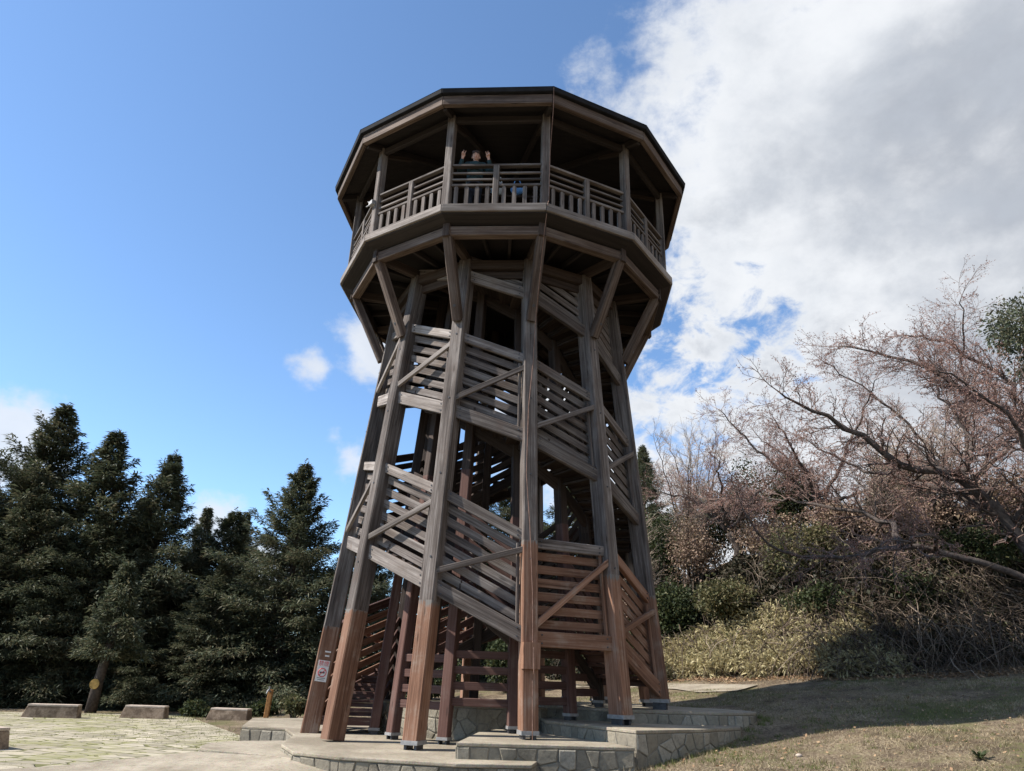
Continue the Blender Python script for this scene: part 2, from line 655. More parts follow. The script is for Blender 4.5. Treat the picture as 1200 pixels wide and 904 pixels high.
# ------------------------------------------------------------------ ground
FOOT = np.array([(60, -6.0), (26, 1.0), (16, 2.9), (13.5, 3.5), (10, 5.0), (7.2, 8.2), (4, 12), (-4, 16), (-20, 21), (-70, 34)], float)


def foot_dist(x, y):
    """signed distance past the foot of the bank (positive = behind it)"""
    x = np.asarray(x, float)
    y = np.asarray(y, float)
    best = np.full(x.shape, 1e9)
    sign = np.ones(x.shape)
    for (ax, ay), (bx, by) in zip(FOOT[:-1], FOOT[1:]):
        dx, dy = bx-ax, by-ay
        t = np.clip(((x-ax)*dx+(y-ay)*dy)/(dx*dx+dy*dy), 0, 1)
        qx, qy = ax+t*dx, ay+t*dy
        d = np.hypot(x-qx, y-qy)
        cr = dx*(y-ay)-dy*(x-ax)
        upd = d < best
        best = np.where(upd, d, best)
        sign = np.where(upd, np.where(cr < 0, 1.0, -1.0), sign)
    return best*sign


def ground_z(x, y):
    x = np.asarray(x, float)
    y = np.asarray(y, float)
    pl = -1.22 + .12*np.clip(x, -40, 22) + .07*np.clip(y, -40, 14)
    a = np.full(x.shape, -1.5)
    z = .5*(a+pl+np.sqrt((a-pl)**2+.04)) - .02
    d = foot_dist(x, y)
    e = np.clip(d/5.0, 0, 1)
    e = e*e*(3-2*e)
    hb = .35 + 3.7*np.clip((x-1)/9.0, 0, 1)
    z = z + e*hb
    z = z + .025*np.sin(x*1.7+y*.9)*np.clip((x-1)/3, 0, 1) + .02*np.sin(x*.8-y*2.1+1)*np.clip((x-1)/3, 0, 1)
    return z


def gz(x, y):
    return float(ground_z(np.array([x]), np.array([y]))[0])


def axis(lo, hi, step, far, nfar):
    core = np.arange(lo, hi+1e-6, step)
    t = np.linspace(0, 1, nfar+1)[1:]**2.4
    return np.concatenate([(lo-(far)*t)[::-1], core, hi+far*t])


gxs = axis(-34, 30, .4, 900, 14)
gys = axis(-20, 34, .4, 900, 14)
GX, GY = np.meshgrid(gxs, gys)
GZ = ground_z(GX, GY)
nx, ny = len(gxs), len(gys)
idx = np.arange(nx*ny).reshape(ny, nx)
Fg = np.stack([idx[:-1, :-1], idx[:-1, 1:], idx[1:, 1:], idx[1:, :-1]], -1).reshape(-1, 4)
tag(np_obj('ground', np.stack([GX, GY, GZ], -1).reshape(-1, 3), Fg, 'earth', None, True), kind='structure')

# paved plaza: one sheet of laid stones just above the soil
pm = MB()
plaza_poly = [(-40, -6), (-12, -16), (-3.0, -12.5), (-2.2, -6.5), (-4.6, -2.6), (-5.4, -.6), (-5.8, 3.2), (-5.2, 8.4), (-9, 10.6), (-14, 8.9), (-40, 3)]
pm.add([(x, y, -1.483) for x, y in plaza_poly], [tuple(range(len(plaza_poly)))])
tag(pm.build('paved_plaza', 'plaza_stone'), kind='structure')
pm = MB()
rv = [(-2.9, -4.26, -1.232), (-3.35, -3.9, -1.235), (-4.1, -3.66, -1.24), (-4.75, -3.3, -1.26), (-6.4, -4.3, -1.42), (-8.6, -6.2, -1.466), (-9.5, -11.5, -1.466), (-1.5, -12.5, -1.466), (.6, -7.5, -1.46), (-.30, -5.12, -1.45), (-2.1, -4.74, -1.34)]
cxm = (-3.6, -5.3, -1.36)
pm.add(rv+[cxm], [(q, (q+1) % len(rv), len(rv))[::-1] for q in range(len(rv))])
tag(pm.build('concrete_path', 'terrace_top'), kind='structure')
pm = MB()
strip = [(5.6, 4.6), (6.6, 4.3), (7.6, 5.4), (7.0, 6.6), (4.6, 9.6), (1.0, 12.2), (.4, 11.3), (3.6, 8.9), (5.4, 6.3)]
pm.add([(x, y, gz(x, y)+.03) for x, y in strip], [tuple(range(len(strip)))])
tag(pm.build('footpath', 'terrace_top'), kind='structure')

# ------------------------------------------------------------------ stone terraces under the tower


def clip_cell(pt, others, w, h):
    poly = [(0, 0), (w, 0), (w, h), (0, h)]
    for o in others:
        mx, my = (pt[0]+o[0])/2, (pt[1]+o[1])/2
        nx_, ny_ = o[0]-pt[0], o[1]-pt[1]
        out = []
        for i in range(len(poly)):
            a, b = poly[i], poly[(i+1) % len(poly)]
            da = (a[0]-mx)*nx_+(a[1]-my)*ny_
            db = (b[0]-mx)*nx_+(b[1]-my)*ny_
            if da <= 0:
                out.append(a)
            if (da < 0 < db) or (db < 0 < da):
                f = da/(da-db)
                out.append((a[0]+(b[0]-a[0])*f, a[1]+(b[1]-a[1])*f))
        poly = out
        if len(poly) < 3:
            return []
    return poly


def facing(mb, a, b, zb, zt):
    """irregular stones standing proud of the mortar along wall a-b (outside to the right)"""
    a, b = Vector((*a, 0)), Vector((*b, 0))
    L = (b-a).length
    if L < .06:
        return
    u = (b-a)/L
    nrm = Vector((u.y, -u.x, 0))
    h = zt-zb
    g = .235
    nx_, ny_ = max(1, round(L/g)), max(1, round(h/g))
    pts = [((i+.5+random.uniform(-.42, .42))*L/nx_, (j+.5+random.uniform(-.42, .42))*h/ny_) for i in range(nx_) for j in range(ny_)]
    for k, p in enumerate(pts):
        near = [q for m, q in enumerate(pts) if m != k and abs(q[0]-p[0]) < .9 and abs(q[1]-p[1]) < .9]
        c = clip_cell(p, near, L, h)
        if len(c) < 3:
            continue
        cx = sum(q[0] for q in c)/len(c)
        cy = sum(q[1] for q in c)/len(c)
        n = len(c)
        d = random.uniform(.008, .026)
        tilt = (random.uniform(-.04, .04), random.uniform(-.04, .04))
        vs = []
        for ins, dep in ((.010, -.01), (.014, d*.6), (.032, d)):
            for (x, y) in c:
                r_ = math.hypot(x-cx, y-cy)+1e-6
                f = max(.2, 1-ins/r_)
                qx, qy = cx+(x-cx)*f, cy+(y-cy)*f
                e = dep+((qx-cx)*tilt[0]+(qy-cy)*tilt[1] if dep > 0 else 0)
                vs.append(a+u*qx+nrm*e+Vector((0, 0, zb+qy)))
        fs = [(i+m*n, (i+1) % n+m*n, (i+1) % n+(m+1)*n, i+(m+1)*n) for m in range(2) for i in range(n)]
        fs.append(tuple(range(2*n, 3*n)))
        mb.add(vs, fs)


def terrace(poly, z, zb, label, name='stone_terrace', group='stone terraces stepping up round the tower foot'):
    cx = sum(p[0] for p in poly)/len(poly)
    cy = sum(p[1] for p in poly)/len(poly)
    t = thing(name, (cx, cy, zb), label, 'terrace', group)
    w = MB()
    w.prism(poly, zb, z-.05)
    w.build('stone_wall', 'mortar', t)
    fm = MB()
    area = sum(poly[i-1][0]*poly[i][1]-poly[i][0]*poly[i-1][1] for i in range(len(poly)))
    pl = poly if area > 0 else poly[::-1]
    for i in range(len(pl)):
        facing(fm, pl[i-1], pl[i], max(zb, z-1.0), z-.052)
    fm.build('stone_facing', 'rubble_stone', t)
    s = MB()
    big = [(cx+(x-cx)*1.009, cy+(y-cy)*1.009) for x, y in poly]
    s.prism(big, z-.05, z)
    o = s.build('top_slab', 'terrace_top', t)
    bv = o.modifiers.new('bevel', 'BEVEL')
    bv.width = .012
    bv.segments = 2
    return t


ZA, ZB, ZC, ZD = -1.12, -.90, -.68, -.46


def rounded(cx, cy, rx, ry, a0, a1, n=14):
    return [(cx+rx*math.cos(R_(a0+(a1-a0)*i/n)), cy+ry*math.sin(R_(a0+(a1-a0)*i/n))) for i in range(n+1)]


terrace([(-2.93, -4.30), (-2.15, -4.76), (-.46, -5.13), (.6, -5.0), (1.6, 0), (.6, 4.6), (-2.6, 5.4), (-5.9, 3.4), (-5.25, .55), (-4.25, .25), (-3.7, -1.2), (-3.4, -3.2)], ZA, -1.9,
        'lowest stone terrace below the stair entrance, with black stained front wall')
terrace([(-2.94, -3.2), (-2.95, -4.28), (-3.3, -3.95)] + [(-4.0, -3.62)] + rounded(-4.15, -2.5, .75, 1.0, 255, 110) + [(-3.72, -1.21), (-3.42, -3.2)], ZA-.10, -1.9,
        'low rounded concrete slab left of the tower legs', 'rounded_slab', None)
terrace([(-.47, -4.58), (2.20, -4.41), (1.6, -2.6), (1.9, -.9), (.3, -.9), (-.18, -2.2)], ZB, -1.9,
        'second stone terrace, its square front corner under the middle tower leg')
terrace([(1.02, -2.05), (2.29, -4.14), (3.6, -3.15), (4.55, -2.15), (4.75, -1.5), (2.4, -.2), (1.0, -.7)], ZC, -1.9,
        'third stone terrace under the right front tower leg, with low curved wall')
terrace([(1.1, -.95), (2.6, -2.0), (3.3, -1.95), (4.3, -1.72)] + rounded(4.25, -.35, 1.15, 1.3, -70, 75) + [(3.2, 2.4), (1.2, 2.6), (.6, .5)], ZD, -1.9,
        'highest stone terrace at the rounded right end beside the lawn')

terrace(rounded(-.1, .9, 2.35, 2.2, 0, 345, 22), -.50, -1.9,
        'round stone terrace in the shade under the middle of the tower stairs', 'stone_terrace', None)

# ------------------------------------------------------------------ the tower
S = 1.25
TH = -.0850884
N = 12


def ang(k):
    return TH + R_(30*k-15)


def P(k, R, z):
    a = ang(k)
    return Vector((R*math.sin(a), -R*math.cos(a), z))


def Rout(z):
    return 3.60 + (z+1.0)*(2.83-3.60)/(7.1+1.0)


def Rin(z):
    return 2.36 + (z+1.0)*(1.78-2.36)/(7.1+1.0)


Z_DECK = 9.153
tower = thing('observation_tower', (0, 0, -1.0), 'tall twelve-sided wooden lookout tower with slatted double stairs and a roofed viewing deck', 'tower')
Tp = tower


def rad(k):
    a = ang(k)
    return Vector((math.sin(a), -math.cos(a), 0))


def tan(k):
    a = ang(k)
    return Vector((math.cos(a), math.sin(a), 0))


leg_z0 = {11: -1.139, 10: -1.244, 0: -1.009, 1: -.80, 2: -.55, 3: -.30}
stain = {10: .88, 11: 1.1, 0: 1.22, 1: 2.32, 2: 1.86, 3: 1.66}
floor_z = {11: -1.22, 10: -1.25, 0: ZA, 1: ZB, 2: ZC, 3: ZD}
for k in range(N):
    fz = floor_z.get(k, ZD if k in (4, 5) else ZA)
    z0 = leg_z0.get(k, fz+.11)
    if k == 10:
        z0 = fz+.09
    if k == 11:
        z0 = fz + .02
        fz = ZA
        z0 = ZA+.02
    zs = stain.get(k, 1.5)
    zt = 8.62
    b = MB()
    u = rad(k)
    b.beam(P(k, Rout(z0), z0), P(k, Rout(zs), zs), .28, .35, u, .022, 1)
    b.beam(P(k, Rout(zs), zs), P(k, Rout(zt), zt), .278, .348, u, .022, 0)
    lg = b.build('leg', ['wood_grey', 'wood_brown'], Tp)
    la = lg.data.attributes.new('line', 'FLOAT', 'POINT')
    la.data.foreach_set('value', [v[2]-zs+5 for v in b.v])
    c = P(k, Rout(z0), z0)
    if k != 11:
        sh = MB()
        sh.beam(c+Vector((0, 0, -.035)), c+Vector((0, 0, .03)), .30, .37, u, .004)
        for sgn in (-1, 1):
            sh.beam(c+tan(k)*(.09*sgn)+Vector((0, 0, fz-c.z)), c+tan(k)*(.09*sgn)+Vector((0, 0, -.034)), .05, .26, u, .004, 1)
        sh.build('post_shoe', ['steel', 'dark_steel'], Tp)
    # bolt heads where the rails meet the leg
    if k in (10, 11, 0, 1, 2, 3):
        for zz in (2.0, 3.6, 5.2, 6.7):
            bo = MB()
            q = P(k, Rout(zz)+.176, zz)
            bo.tube([q, q+u*.012], .018, 8)
            bo.build('bolt', 'dark_steel', lg)

# inner posts
for k in range(N):
    fz = floor_z.get(k, ZD if k in (4, 5) else ZA)
    if k in (10, 11):
        fz = ZA
    z0, zt = fz+.10, 9.0
    zs = 4.0 if k in (10, 11, 0, 9) else 3.0
    b = MB()
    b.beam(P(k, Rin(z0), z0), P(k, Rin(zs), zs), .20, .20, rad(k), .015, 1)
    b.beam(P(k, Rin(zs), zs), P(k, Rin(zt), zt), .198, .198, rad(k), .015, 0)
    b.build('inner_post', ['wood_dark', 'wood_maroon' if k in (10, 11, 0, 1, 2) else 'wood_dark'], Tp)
    sh = MB()
    c = P(k, Rin(z0), z0)
    sh.beam(c+Vector((0, 0, -.03)), c+Vector((0, 0, .02)), .22, .22, rad(k), .004)
    for sgn in (-1, 1):
        sh.beam(c+tan(k)*(.07*sgn)+Vector((0, 0, -.10)), c+tan(k)*(.07*sgn)+Vector((0, 0, -.029)), .03, .16, rad(k), .004, 1)
    sh.build('post_shoe', ['steel', 'dark_steel'], Tp)

# knee braces from the legs out to the deck ring
for k in range(N):
    a = P(k, 2.98+.035, 7.02)
    bq = P(k, 3.86, 8.72)
    b = MB()
    b.beam(a, bq, .20, .19, rad(k), .02)
    kb = b.build('knee_brace', 'wood_tan', Tp)
    d = (bq-a).normalized()
    nrm = (rad(k)-d*rad(k).dot(d)).normalized()
    bo = MB()
    q = a+d*.32+nrm*.094
    bo.tube([q, q+nrm*.006], .032, 10)
    bo.build('bolt_hole', 'sign_black', kb)


def ring(name, mat, R1, R0, z0, z1, gap=.004, taper=0):
    """twelve mitred lengths between corner k and k+1"""
    for k in range(N):
        t = (P(k+1, R1, 0)-P(k, R1, 0)).normalized()*gap
        q = [P(k, R1, z0)+t, P(k+1, R1, z0)-t, P(k+1, R0, z0)-t, P(k, R0, z0)+t,
             P(k, R1+taper, z1)+t, P(k+1, R1+taper, z1)-t, P(k+1, R0, z1)-t, P(k, R0, z1)+t]
        b = MB()
        b.hexa(q, P(k+1, 1, 0)-P(k, 1, 0))
        o = b.build(name, mat, Tp)
        bv = o.modifiers.new('bevel', 'BEVEL')
        bv.width = .012
        bv.segments = 1


# viewing deck: edge board, under-eave boarding, ring beam, joists
ring('deck_edge_board', 'wood_grey_pale', 4.25, 4.06, Z_DECK-.19, Z_DECK)
ring('deck_ring_beam', 'wood_tan', 3.93, 3.74, 8.58, 8.80)
ring('inner_ring_beam', 'wood_dark', 2.86, 2.70, 8.40, 8.62)
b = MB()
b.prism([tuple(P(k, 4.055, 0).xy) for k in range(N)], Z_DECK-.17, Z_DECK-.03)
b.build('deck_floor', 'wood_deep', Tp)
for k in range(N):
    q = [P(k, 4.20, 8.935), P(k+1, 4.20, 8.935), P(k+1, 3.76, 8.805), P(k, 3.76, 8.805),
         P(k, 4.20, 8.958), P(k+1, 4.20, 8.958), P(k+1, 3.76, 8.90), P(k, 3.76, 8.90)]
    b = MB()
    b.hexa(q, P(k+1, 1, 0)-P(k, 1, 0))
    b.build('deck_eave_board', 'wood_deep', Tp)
    b = MB()
    b.beam(P(k, 1.7, 8.71), P(k, 3.86, 8.71), .14, .20, (0, 0, 1))
    b.build('deck_beam', 'wood_dark', Tp)
    for f in (.33, .67):
        m0 = P(k, 1.6, 8.89).lerp(P(k+1, 1.6, 8.89), f)
        m1 = P(k, 3.76, 8.89).lerp(P(k+1, 3.76, 8.89), f)
        b = MB()
        b.beam(m0, m1, .07, .13, (0, 0, 1))
        b.build('deck_joist', 'wood_deep', Tp)
    # corner end-grain block over each knee brace
    b = MB()
    b.beam(P(k, 3.90, 8.56), P(k, 3.90, 8.86), .15, .10, rad(k), .008)
    b.build('corner_block', 'wood_dark', Tp)

# balustrade and roof posts
RP = 4.03
for k in range(N):
    b = MB()
    b.beam(P(k, RP, Z_DECK-.03), P(k, RP, 11.62), .17, .17, rad(k), .014)
    b.build('roof_post', 'wood_grey', Tp)
for k in range(N):
    a0, a1 = P(k, RP, 0), P(k+1, RP, 0)
    t = (a1-a0).normalized()
    L = (a1-a0).length
    mid = (a0+a1)/2
    out = Vector((t.y, -t.x, 0))
    bal = thing('balustrade_panel', mid+Vector((0, 0, Z_DECK)), None, None)
    bal.parent = Tp
    bal.matrix_parent_inverse = Tp.matrix_basis.inverted()
    b = MB()
    b.beam(mid+Vector((0, 0, Z_DECK-.02)), mid+Vector((0, 0, Z_DECK+1.10)), .13, .12, out, .015)
    b.build('mid_post', 'wood_grey', bal)
    for zz, hh, ww in ((1.12, .055, .11), (.93, .05, .05), (.76, .05, .05), (.60, .06, .09)):
        b = MB()
        b.beam(a0+t*.08+Vector((0, 0, Z_DECK+zz)), a1-t*.08+Vector((0, 0, Z_DECK+zz)), ww, hh, (0, 0, 1), .008)
        b.build('rail', 'wood_grey', bal)
    for hseg in range(2):
        for i in range(4):
            s = .085 + (L/2-.15)*(i+.5)/4 + (0 if hseg == 0 else L/2-.02)
            q = a0 + t*s + out*.012
            w = .088
            top = Z_DECK+.575
            b = MB()
            z0 = Z_DECK-.01
            th = .02
            prof = [(-w/2, z0), (w/2, z0), (w/2, top-.035), (w/2-.03, top), (-w/2+.03, top), (-w/2, top-.035)]
            vs, gs = [], []
            off = random.random()*40
            for sg in (-1, 1):
                for (px, pz) in prof:
                    vs.append((q+t*px+out*(th*sg)) + Vector((0, 0, pz)))
                    gs.append((pz+off, px+off, sg*th))
            n6 = 6
            fs = [tuple(range(5, -1, -1)), tuple(range(6, 12))] + [(j, (j+1) % 6, 6+(j+1) % 6, 6+j) for j in range(6)]
            b.add(vs, fs, gs)
            b.build('baluster', 'wood_grey', bal)

# roof
ZR = 11.821
ring('roof_drip_edge', 'roof_metal', 4.70, 4.48, ZR-.09, ZR+.02, .001, .02)
ring('roof_fascia', 'wood_tan', 4.62, 4.50, ZR-.34, ZR-.092)
b = MB()
pts = [P(k, 4.72, ZR+.022) for k in range(N)] + [P(k, .35, ZR+1.75) for k in range(N)] + [Vector((0, 0, ZR+1.95))]
fs = [(k, (k+1) % N, N+(k+1) % N, N+k) for k in range(N)] + [(N+k, N+(k+1) % N, 2*N) for k in range(N)]
b.add(pts, fs)
b.build('roof', 'roof_metal', Tp)
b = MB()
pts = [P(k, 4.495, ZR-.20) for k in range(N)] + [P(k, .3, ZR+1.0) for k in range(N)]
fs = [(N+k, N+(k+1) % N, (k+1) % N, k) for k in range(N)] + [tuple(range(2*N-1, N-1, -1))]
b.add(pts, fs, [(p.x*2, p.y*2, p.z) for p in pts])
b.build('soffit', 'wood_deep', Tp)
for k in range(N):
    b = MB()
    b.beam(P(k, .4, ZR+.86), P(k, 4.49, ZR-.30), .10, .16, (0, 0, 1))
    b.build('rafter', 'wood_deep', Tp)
    b = MB()
    b.beam(P(k, RP, 11.52)+tan(k)*.09, P(k+1, RP, 11.52)-tan(k+1)*.09, .10, .16, (0, 0, 1))
    b.build('roof_plate', 'wood_deep', Tp)
    b = MB()
    b.beam(P(k, RP-.1, 11.5), P(k, RP-.75, 11.78), .09, .10, (0, 0, 1))
    b.build('post_bracket', 'wood_dark', Tp)

# chord beams at the head of the legs
for k in range(N):
    b = MB()
    z = 8.30
    b.beam(P(k, Rout(z)-.02, z), P(k+1, Rout(z)-.02, z), .10, .18, (0, 0, 1))
    b.build('head_beam', 'wood_dark', Tp)

# the two interleaved stairs: heights (unscaled) of the outer string at each leg
F1 = {3: -.13, 2: .52, 1: .52, 0: 1.22, -1: 1.80, -2: 2.12, -3: 2.60, -4: 3.07, -5: 3.55, -6: 4.02, -7: 4.48, -8: 4.86,
      -9: 5.17, -10: 5.70, -11: 6.20, -12: 6.62, -13: 6.98}
F2 = {-2: -.86, -3: -.36, -4: .16, -5: .67, -6: 1.16, -7: 1.63, -8: 2.10, -9: 2.57, -10: 3.04, -11: 3.51, -12: 3.98, -13: 4.45,
      -14: 4.76, -15: 5.2, -16: 5.65, -17: 6.1, -18: 6.55, -19: 6.95}


def flight(F, tag_f):
    ks = sorted(F)
    for kl in ks[:-1]:
        kr = kl+1
        zl, zr = F[kl]*S, F[kr]*S
        low = max(zl, zr)
        landing = abs(zl-zr) < .01
        # which wood: left bays paler, back bays darker
        brown_s = low < 1.0 or landing
        bay = kl % 12
        panel_brown = brown_s
        ms = 'wood_brown' if brown_s else ('wood_grey_pale' if bay in (10, 11) else 'wood_grey')  # sunlight on the left bays is put into a paler wood
        mr = 'wood_brown' if (low < 1.0 and not landing) else ms if not landing else 'wood_grey'
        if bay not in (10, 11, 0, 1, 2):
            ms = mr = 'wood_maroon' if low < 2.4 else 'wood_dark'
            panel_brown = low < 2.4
        off = .05
        # outer string
        b = MB()
        b.beam(P(kl, Rout(zl)+off, zl), P(kr, Rout(zr)+off, zr), .10, .26, (0, 0, 1))
        so_ = b.build('stringer', ms, Tp)

        def end_bolts(par, za, zb, hh):
            if bay not in (11, 0, 1, 2):
                return
            pa, pb = P(kl, Rout(za)+off, za), P(kr, Rout(zb)+off, zb)
            d = (pb-pa)
            L = d.length
            d.normalize()
            nr = d.cross(Vector((0, 0, 1))).normalized()
            if nr.dot(rad(kl)) < 0:
                nr = -nr
            for f in (.23, L-.23):
                for sg in (-1, 1):
                    q = pa+d*f+Vector((0, 0, sg*hh))+nr*.046
                    bo = MB()
                    bo.tube([q, q+nr*.014], .015, 8)
                    bo.build('bolt', 'dark_steel', par)
        end_bolts(so_, zl, zr, .07)
        H = 1.38*S if not landing else 1.33*S
        tzl, tzr = zl+H, zr+H
        last = max(tzl, tzr) > 8.75
        if not last:
            b = MB()
            b.beam(P(kl, Rout(tzl)+off, tzl), P(kr, Rout(tzr)+off, tzr), .09, .19, (0, 0, 1))
            end_bolts(b.build('top_rail', mr, Tp), tzl, tzr, .045)
        # slats
        b = MB()
        for i in range(6):
            h = H*(i+1)/7 + .02
            a_, b_ = zl+h, zr+h
            if max(a_, b_) > 8.84:
                continue
            b.beam(P(kl, Rout(a_)-.05, a_), P(kr, Rout(b_)-.05, b_), .035, .15, (0, 0, 1), .006)
        # upright batten at the right-hand leg
        if not last:
            ro, rt = zr+.1, tzr-.08
            q0 = P(kr, Rout(ro)+.0, ro)-tan(kr)*.20
            q1 = P(kr, Rout(rt)+.0, rt)-tan(kr)*.20
            b.beam(q0, q1, .05, .055, rad(kr), .006)
        if b.v:
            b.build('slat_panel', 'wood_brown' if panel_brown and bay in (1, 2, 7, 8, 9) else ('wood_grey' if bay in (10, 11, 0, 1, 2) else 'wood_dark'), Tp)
        # diagonal brace on the outer face
        if not last:
            za, zb_ = zl+.22, tzr-.20
            ua = P(kl, Rout(za)+.12, za)+tan(kl)*.10
            ub = P(kr, Rout(zb_)+.12, zb_)-tan(kr)*.10
            b = MB()
            nrm = (rad(kl)+rad(kr)).normalized()
            b.beam(ua, ub, .105, .07, nrm, .008)
            b.build('diagonal_brace', mr if not landing else 'wood_brown', Tp)
        # inner string, rail and slats
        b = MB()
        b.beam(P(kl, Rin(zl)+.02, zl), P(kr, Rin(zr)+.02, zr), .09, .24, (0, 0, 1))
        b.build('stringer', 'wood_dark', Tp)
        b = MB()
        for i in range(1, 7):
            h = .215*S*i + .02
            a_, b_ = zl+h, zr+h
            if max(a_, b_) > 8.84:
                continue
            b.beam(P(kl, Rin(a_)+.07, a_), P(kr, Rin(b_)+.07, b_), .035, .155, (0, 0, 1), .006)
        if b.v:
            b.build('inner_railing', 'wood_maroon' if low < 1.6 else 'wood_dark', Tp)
        # steps
        n = 4
        for i in range(n):
            f = (i+.5)/n                   # from right (low) to left (high)
            zc = zr+(zl-zr)*((i+1)/n if not landing else 0)+.06
            if zc > Z_DECK-.05:
                continue
            a0 = ang(kr)+(ang(kl)-ang(kr))*(i/n)
            a1 = ang(kr)+(ang(kl)-ang(kr))*((i+1)/n)
            cosf = math.cos(R_(15))/math.cos((a0+a1)/2-(ang(kl)+ang(kr))/2)
            Ro, Ri = (Rout(zc)-.07)*cosf, (Rin(zc)+.12)*cosf

            def Q(a, R, z):
                return Vector((R*math.sin(a), -R*math.cos(a), z))
            eps = .03
            b = MB()
            b.hexa([Q(a1, Ro, zc-.025), Q(a0+eps, Ro, zc-.025), Q(a0+eps, Ri, zc-.025), Q(a1, Ri, zc-.025),
                    Q(a1, Ro, zc+.025), Q(a0+eps, Ro, zc+.025), Q(a0+eps, Ri, zc+.025), Q(a1, Ri, zc+.025)],
                   Q(a0, 1, 0))
            if not landing:
                rise = abs(zl-zr)/n
                e2 = .012
                b.hexa([Q(a0+e2*.0, Ro, zc-rise+.045), Q(a0+e2*2, Ro, zc-rise+.045), Q(a0+e2*2, Ri, zc-rise+.045), Q(a0, Ri, zc-rise+.045)][::-1] +
                       [Q(a0+e2*.0, Ro, zc-.03), Q(a0+e2*2, Ro, zc-.03), Q(a0+e2*2, Ri, zc-.03), Q(a0, Ri, zc-.03)][::-1],
                       Q(a0, 1, 0))
            b.build('stair_step', 'wood_maroon' if low < 1 else 'wood_dark', Tp)


flight(F1, 1)
flight(F2, 2)

# plank fence between the inner posts at ground level
for k in (0, 1, 2, 11):
    z0 = {0: -.42, 1: -.36, 2: -.2, 11: -.5}[k]
    b = MB()
    for i in range(4):
        z = z0+.27*i
        b.beam(P(k, Rin(z)+.03, z), P(k+1, Rin(z)+.03, z), .05, .14, (0, 0, 1), .008)
    b.build('plank_fence', 'wood_maroon', Tp)
# splice block on the middle leg under the landing
b = MB()
zz = .36
c = P(1, Rout(zz)+.21, zz)
b.beam(c+Vector((0, 0, -.20)), c+Vector((0, 0, .22)), .30, .14, rad(1), .012)
b.build('splice_block', 'wood_brown', Tp)
# lightning conductor from the roof to the ground beside the middle leg
b = MB()
cp = [P(1, 4.71, ZR), P(1, 4.62, 11.35)+tan(1)*.02, P(1, 4.18, 10.5)+tan(1)*.07, P(1, 4.14, 9.3)+tan(1)*.07, P(1, 4.27, 9.14)+tan(1)*.02,
      P(1, 4.16, 8.9)+tan(1)*.02, P(1, 3.99, 8.6)+tan(1)*.02, P(1, 3.2, 7.05)+tan(1)*.06, P(1, Rout(6)+.19, 6.0)+tan(1)*.04, P(1, Rout(5)+.195, 5.0)-tan(1)*.05,
      P(1, Rout(3.6)+.20, 3.6)-tan(1)*.09, P(1, Rout(2.6)+.20, 2.6)-tan(1)*.02, P(1, Rout(1.4)+.20, 1.4)+tan(1)*.03, P(1, Rout(.6)+.2, .6)+tan(1)*.03, P(1, Rout(.5)+.295, .5)+tan(1)*.03,
      P(1, Rout(.1)+.295, .12)+tan(1)*.03, P(1, Rout(0)+.2, 0)+tan(1)*.03, P(1, Rout(-.8)+.2, -.8)+tan(1)*.03, P(1, Rout(-.9)+.2, -.92)+tan(1)*.03]
b.tube(cp, .0075, 6)
b.build('lightning_cable', 'copper', Tp)

# ------------------------------------------------------------------ notice on the left leg
zc = .02
nrm = tan(10)
axl = (P(10, Rout(1), 1)-P(10, Rout(0), 0)).normalized()
axr = axl.cross(nrm).normalized()
if axr.x < 0:
    axr = -axr
base = P(10, Rout(zc), zc)+nrm*.146
sg = thing('notice_sign', base, 'white notice with red lettering and a crossed-out red circle on the left tower leg', 'sign')


def plate(c, w, h, d, mat, name, par):
    b = MB()
    q = []
    for dd in (0, d):
        pass
    b.beam(c-axl*(h/2), c+axl*(h/2), w, d, nrm, .002)
    return b.build(name, mat, par)


plate(base+nrm*.004, .225, .40, .008, 'sign_white', 'board', sg)


def text_mesh(s, size, org, mat, name, par, depth=.0015):
    cu = bpy.data.curves.new(name, 'FONT')
    cu.body = s
    cu.size = size
    cu.align_x = 'CENTER'
    cu.align_y = 'CENTER'
    cu.extrude = depth
    o = bpy.data.objects.new(name, cu)
    COL.objects.link(o)
    M = Matrix.Identity(4)
    for i in range(3):
        M[i][0], M[i][1], M[i][2], M[i][3] = axr[i], axl[i], nrm[i], org[i]
    bpy.context.view_layer.update()
    dg = bpy.context.evaluated_depsgraph_get()
    me = bpy.data.meshes.new_from_object(o.evaluated_get(dg))
    bpy.data.objects.remove(o)
    me.transform(M)
    me.materials.clear()
    me.materials.append(MATS[mat])
    ob = bpy.data.objects.new(name, me)
    COL.objects.link(ob)
    ob.parent = par
    ob.matrix_parent_inverse = par.matrix_basis.inverted()
    return ob


face = base+nrm*.0105
text_mesh('禁煙', .105, face+axl*.135, 'sign_red', 'lettering', sg)
b = MB()
pts = []
cc = face-axl*.03
for i in range(25):
    a = 2*math.pi*i/24
    pts.append(cc+axr*(.078*math.cos(a))+axl*(.078*math.sin(a)))
b.tube(pts, .009, 6)
b.tube([cc+axr*.055+axl*.055, cc-axr*.055-axl*.055], .008, 6)
b.build('red_circle', 'sign_red', sg)
b = MB()
b.beam(cc-axr*.05, cc+axr*.05, .028, .004, nrm, .001)
b.build('pictogram', 'sign_black', sg)
b = MB()
for i, w in enumerate((.16, .13)):
    q = face-axl*(.135+.03*i)
    b.beam(q-axr*(w/2), q+axr*(w/2), .010, .002, nrm, .0005)
b.build('small_print', 'sign_black', sg)
for i, dz in enumerate((.29, .37)):
    nb = plate(base+axl*dz+axr*.03+nrm*.003, (.085, .115)[i], .028, .006, 'sign_white', 'label_plate', None)
    tag(nb, ('short white label strip just above the red and white notice on the left leg',
             'longer white label strip, the upper of two above the notice on the left leg')[i], 'label')

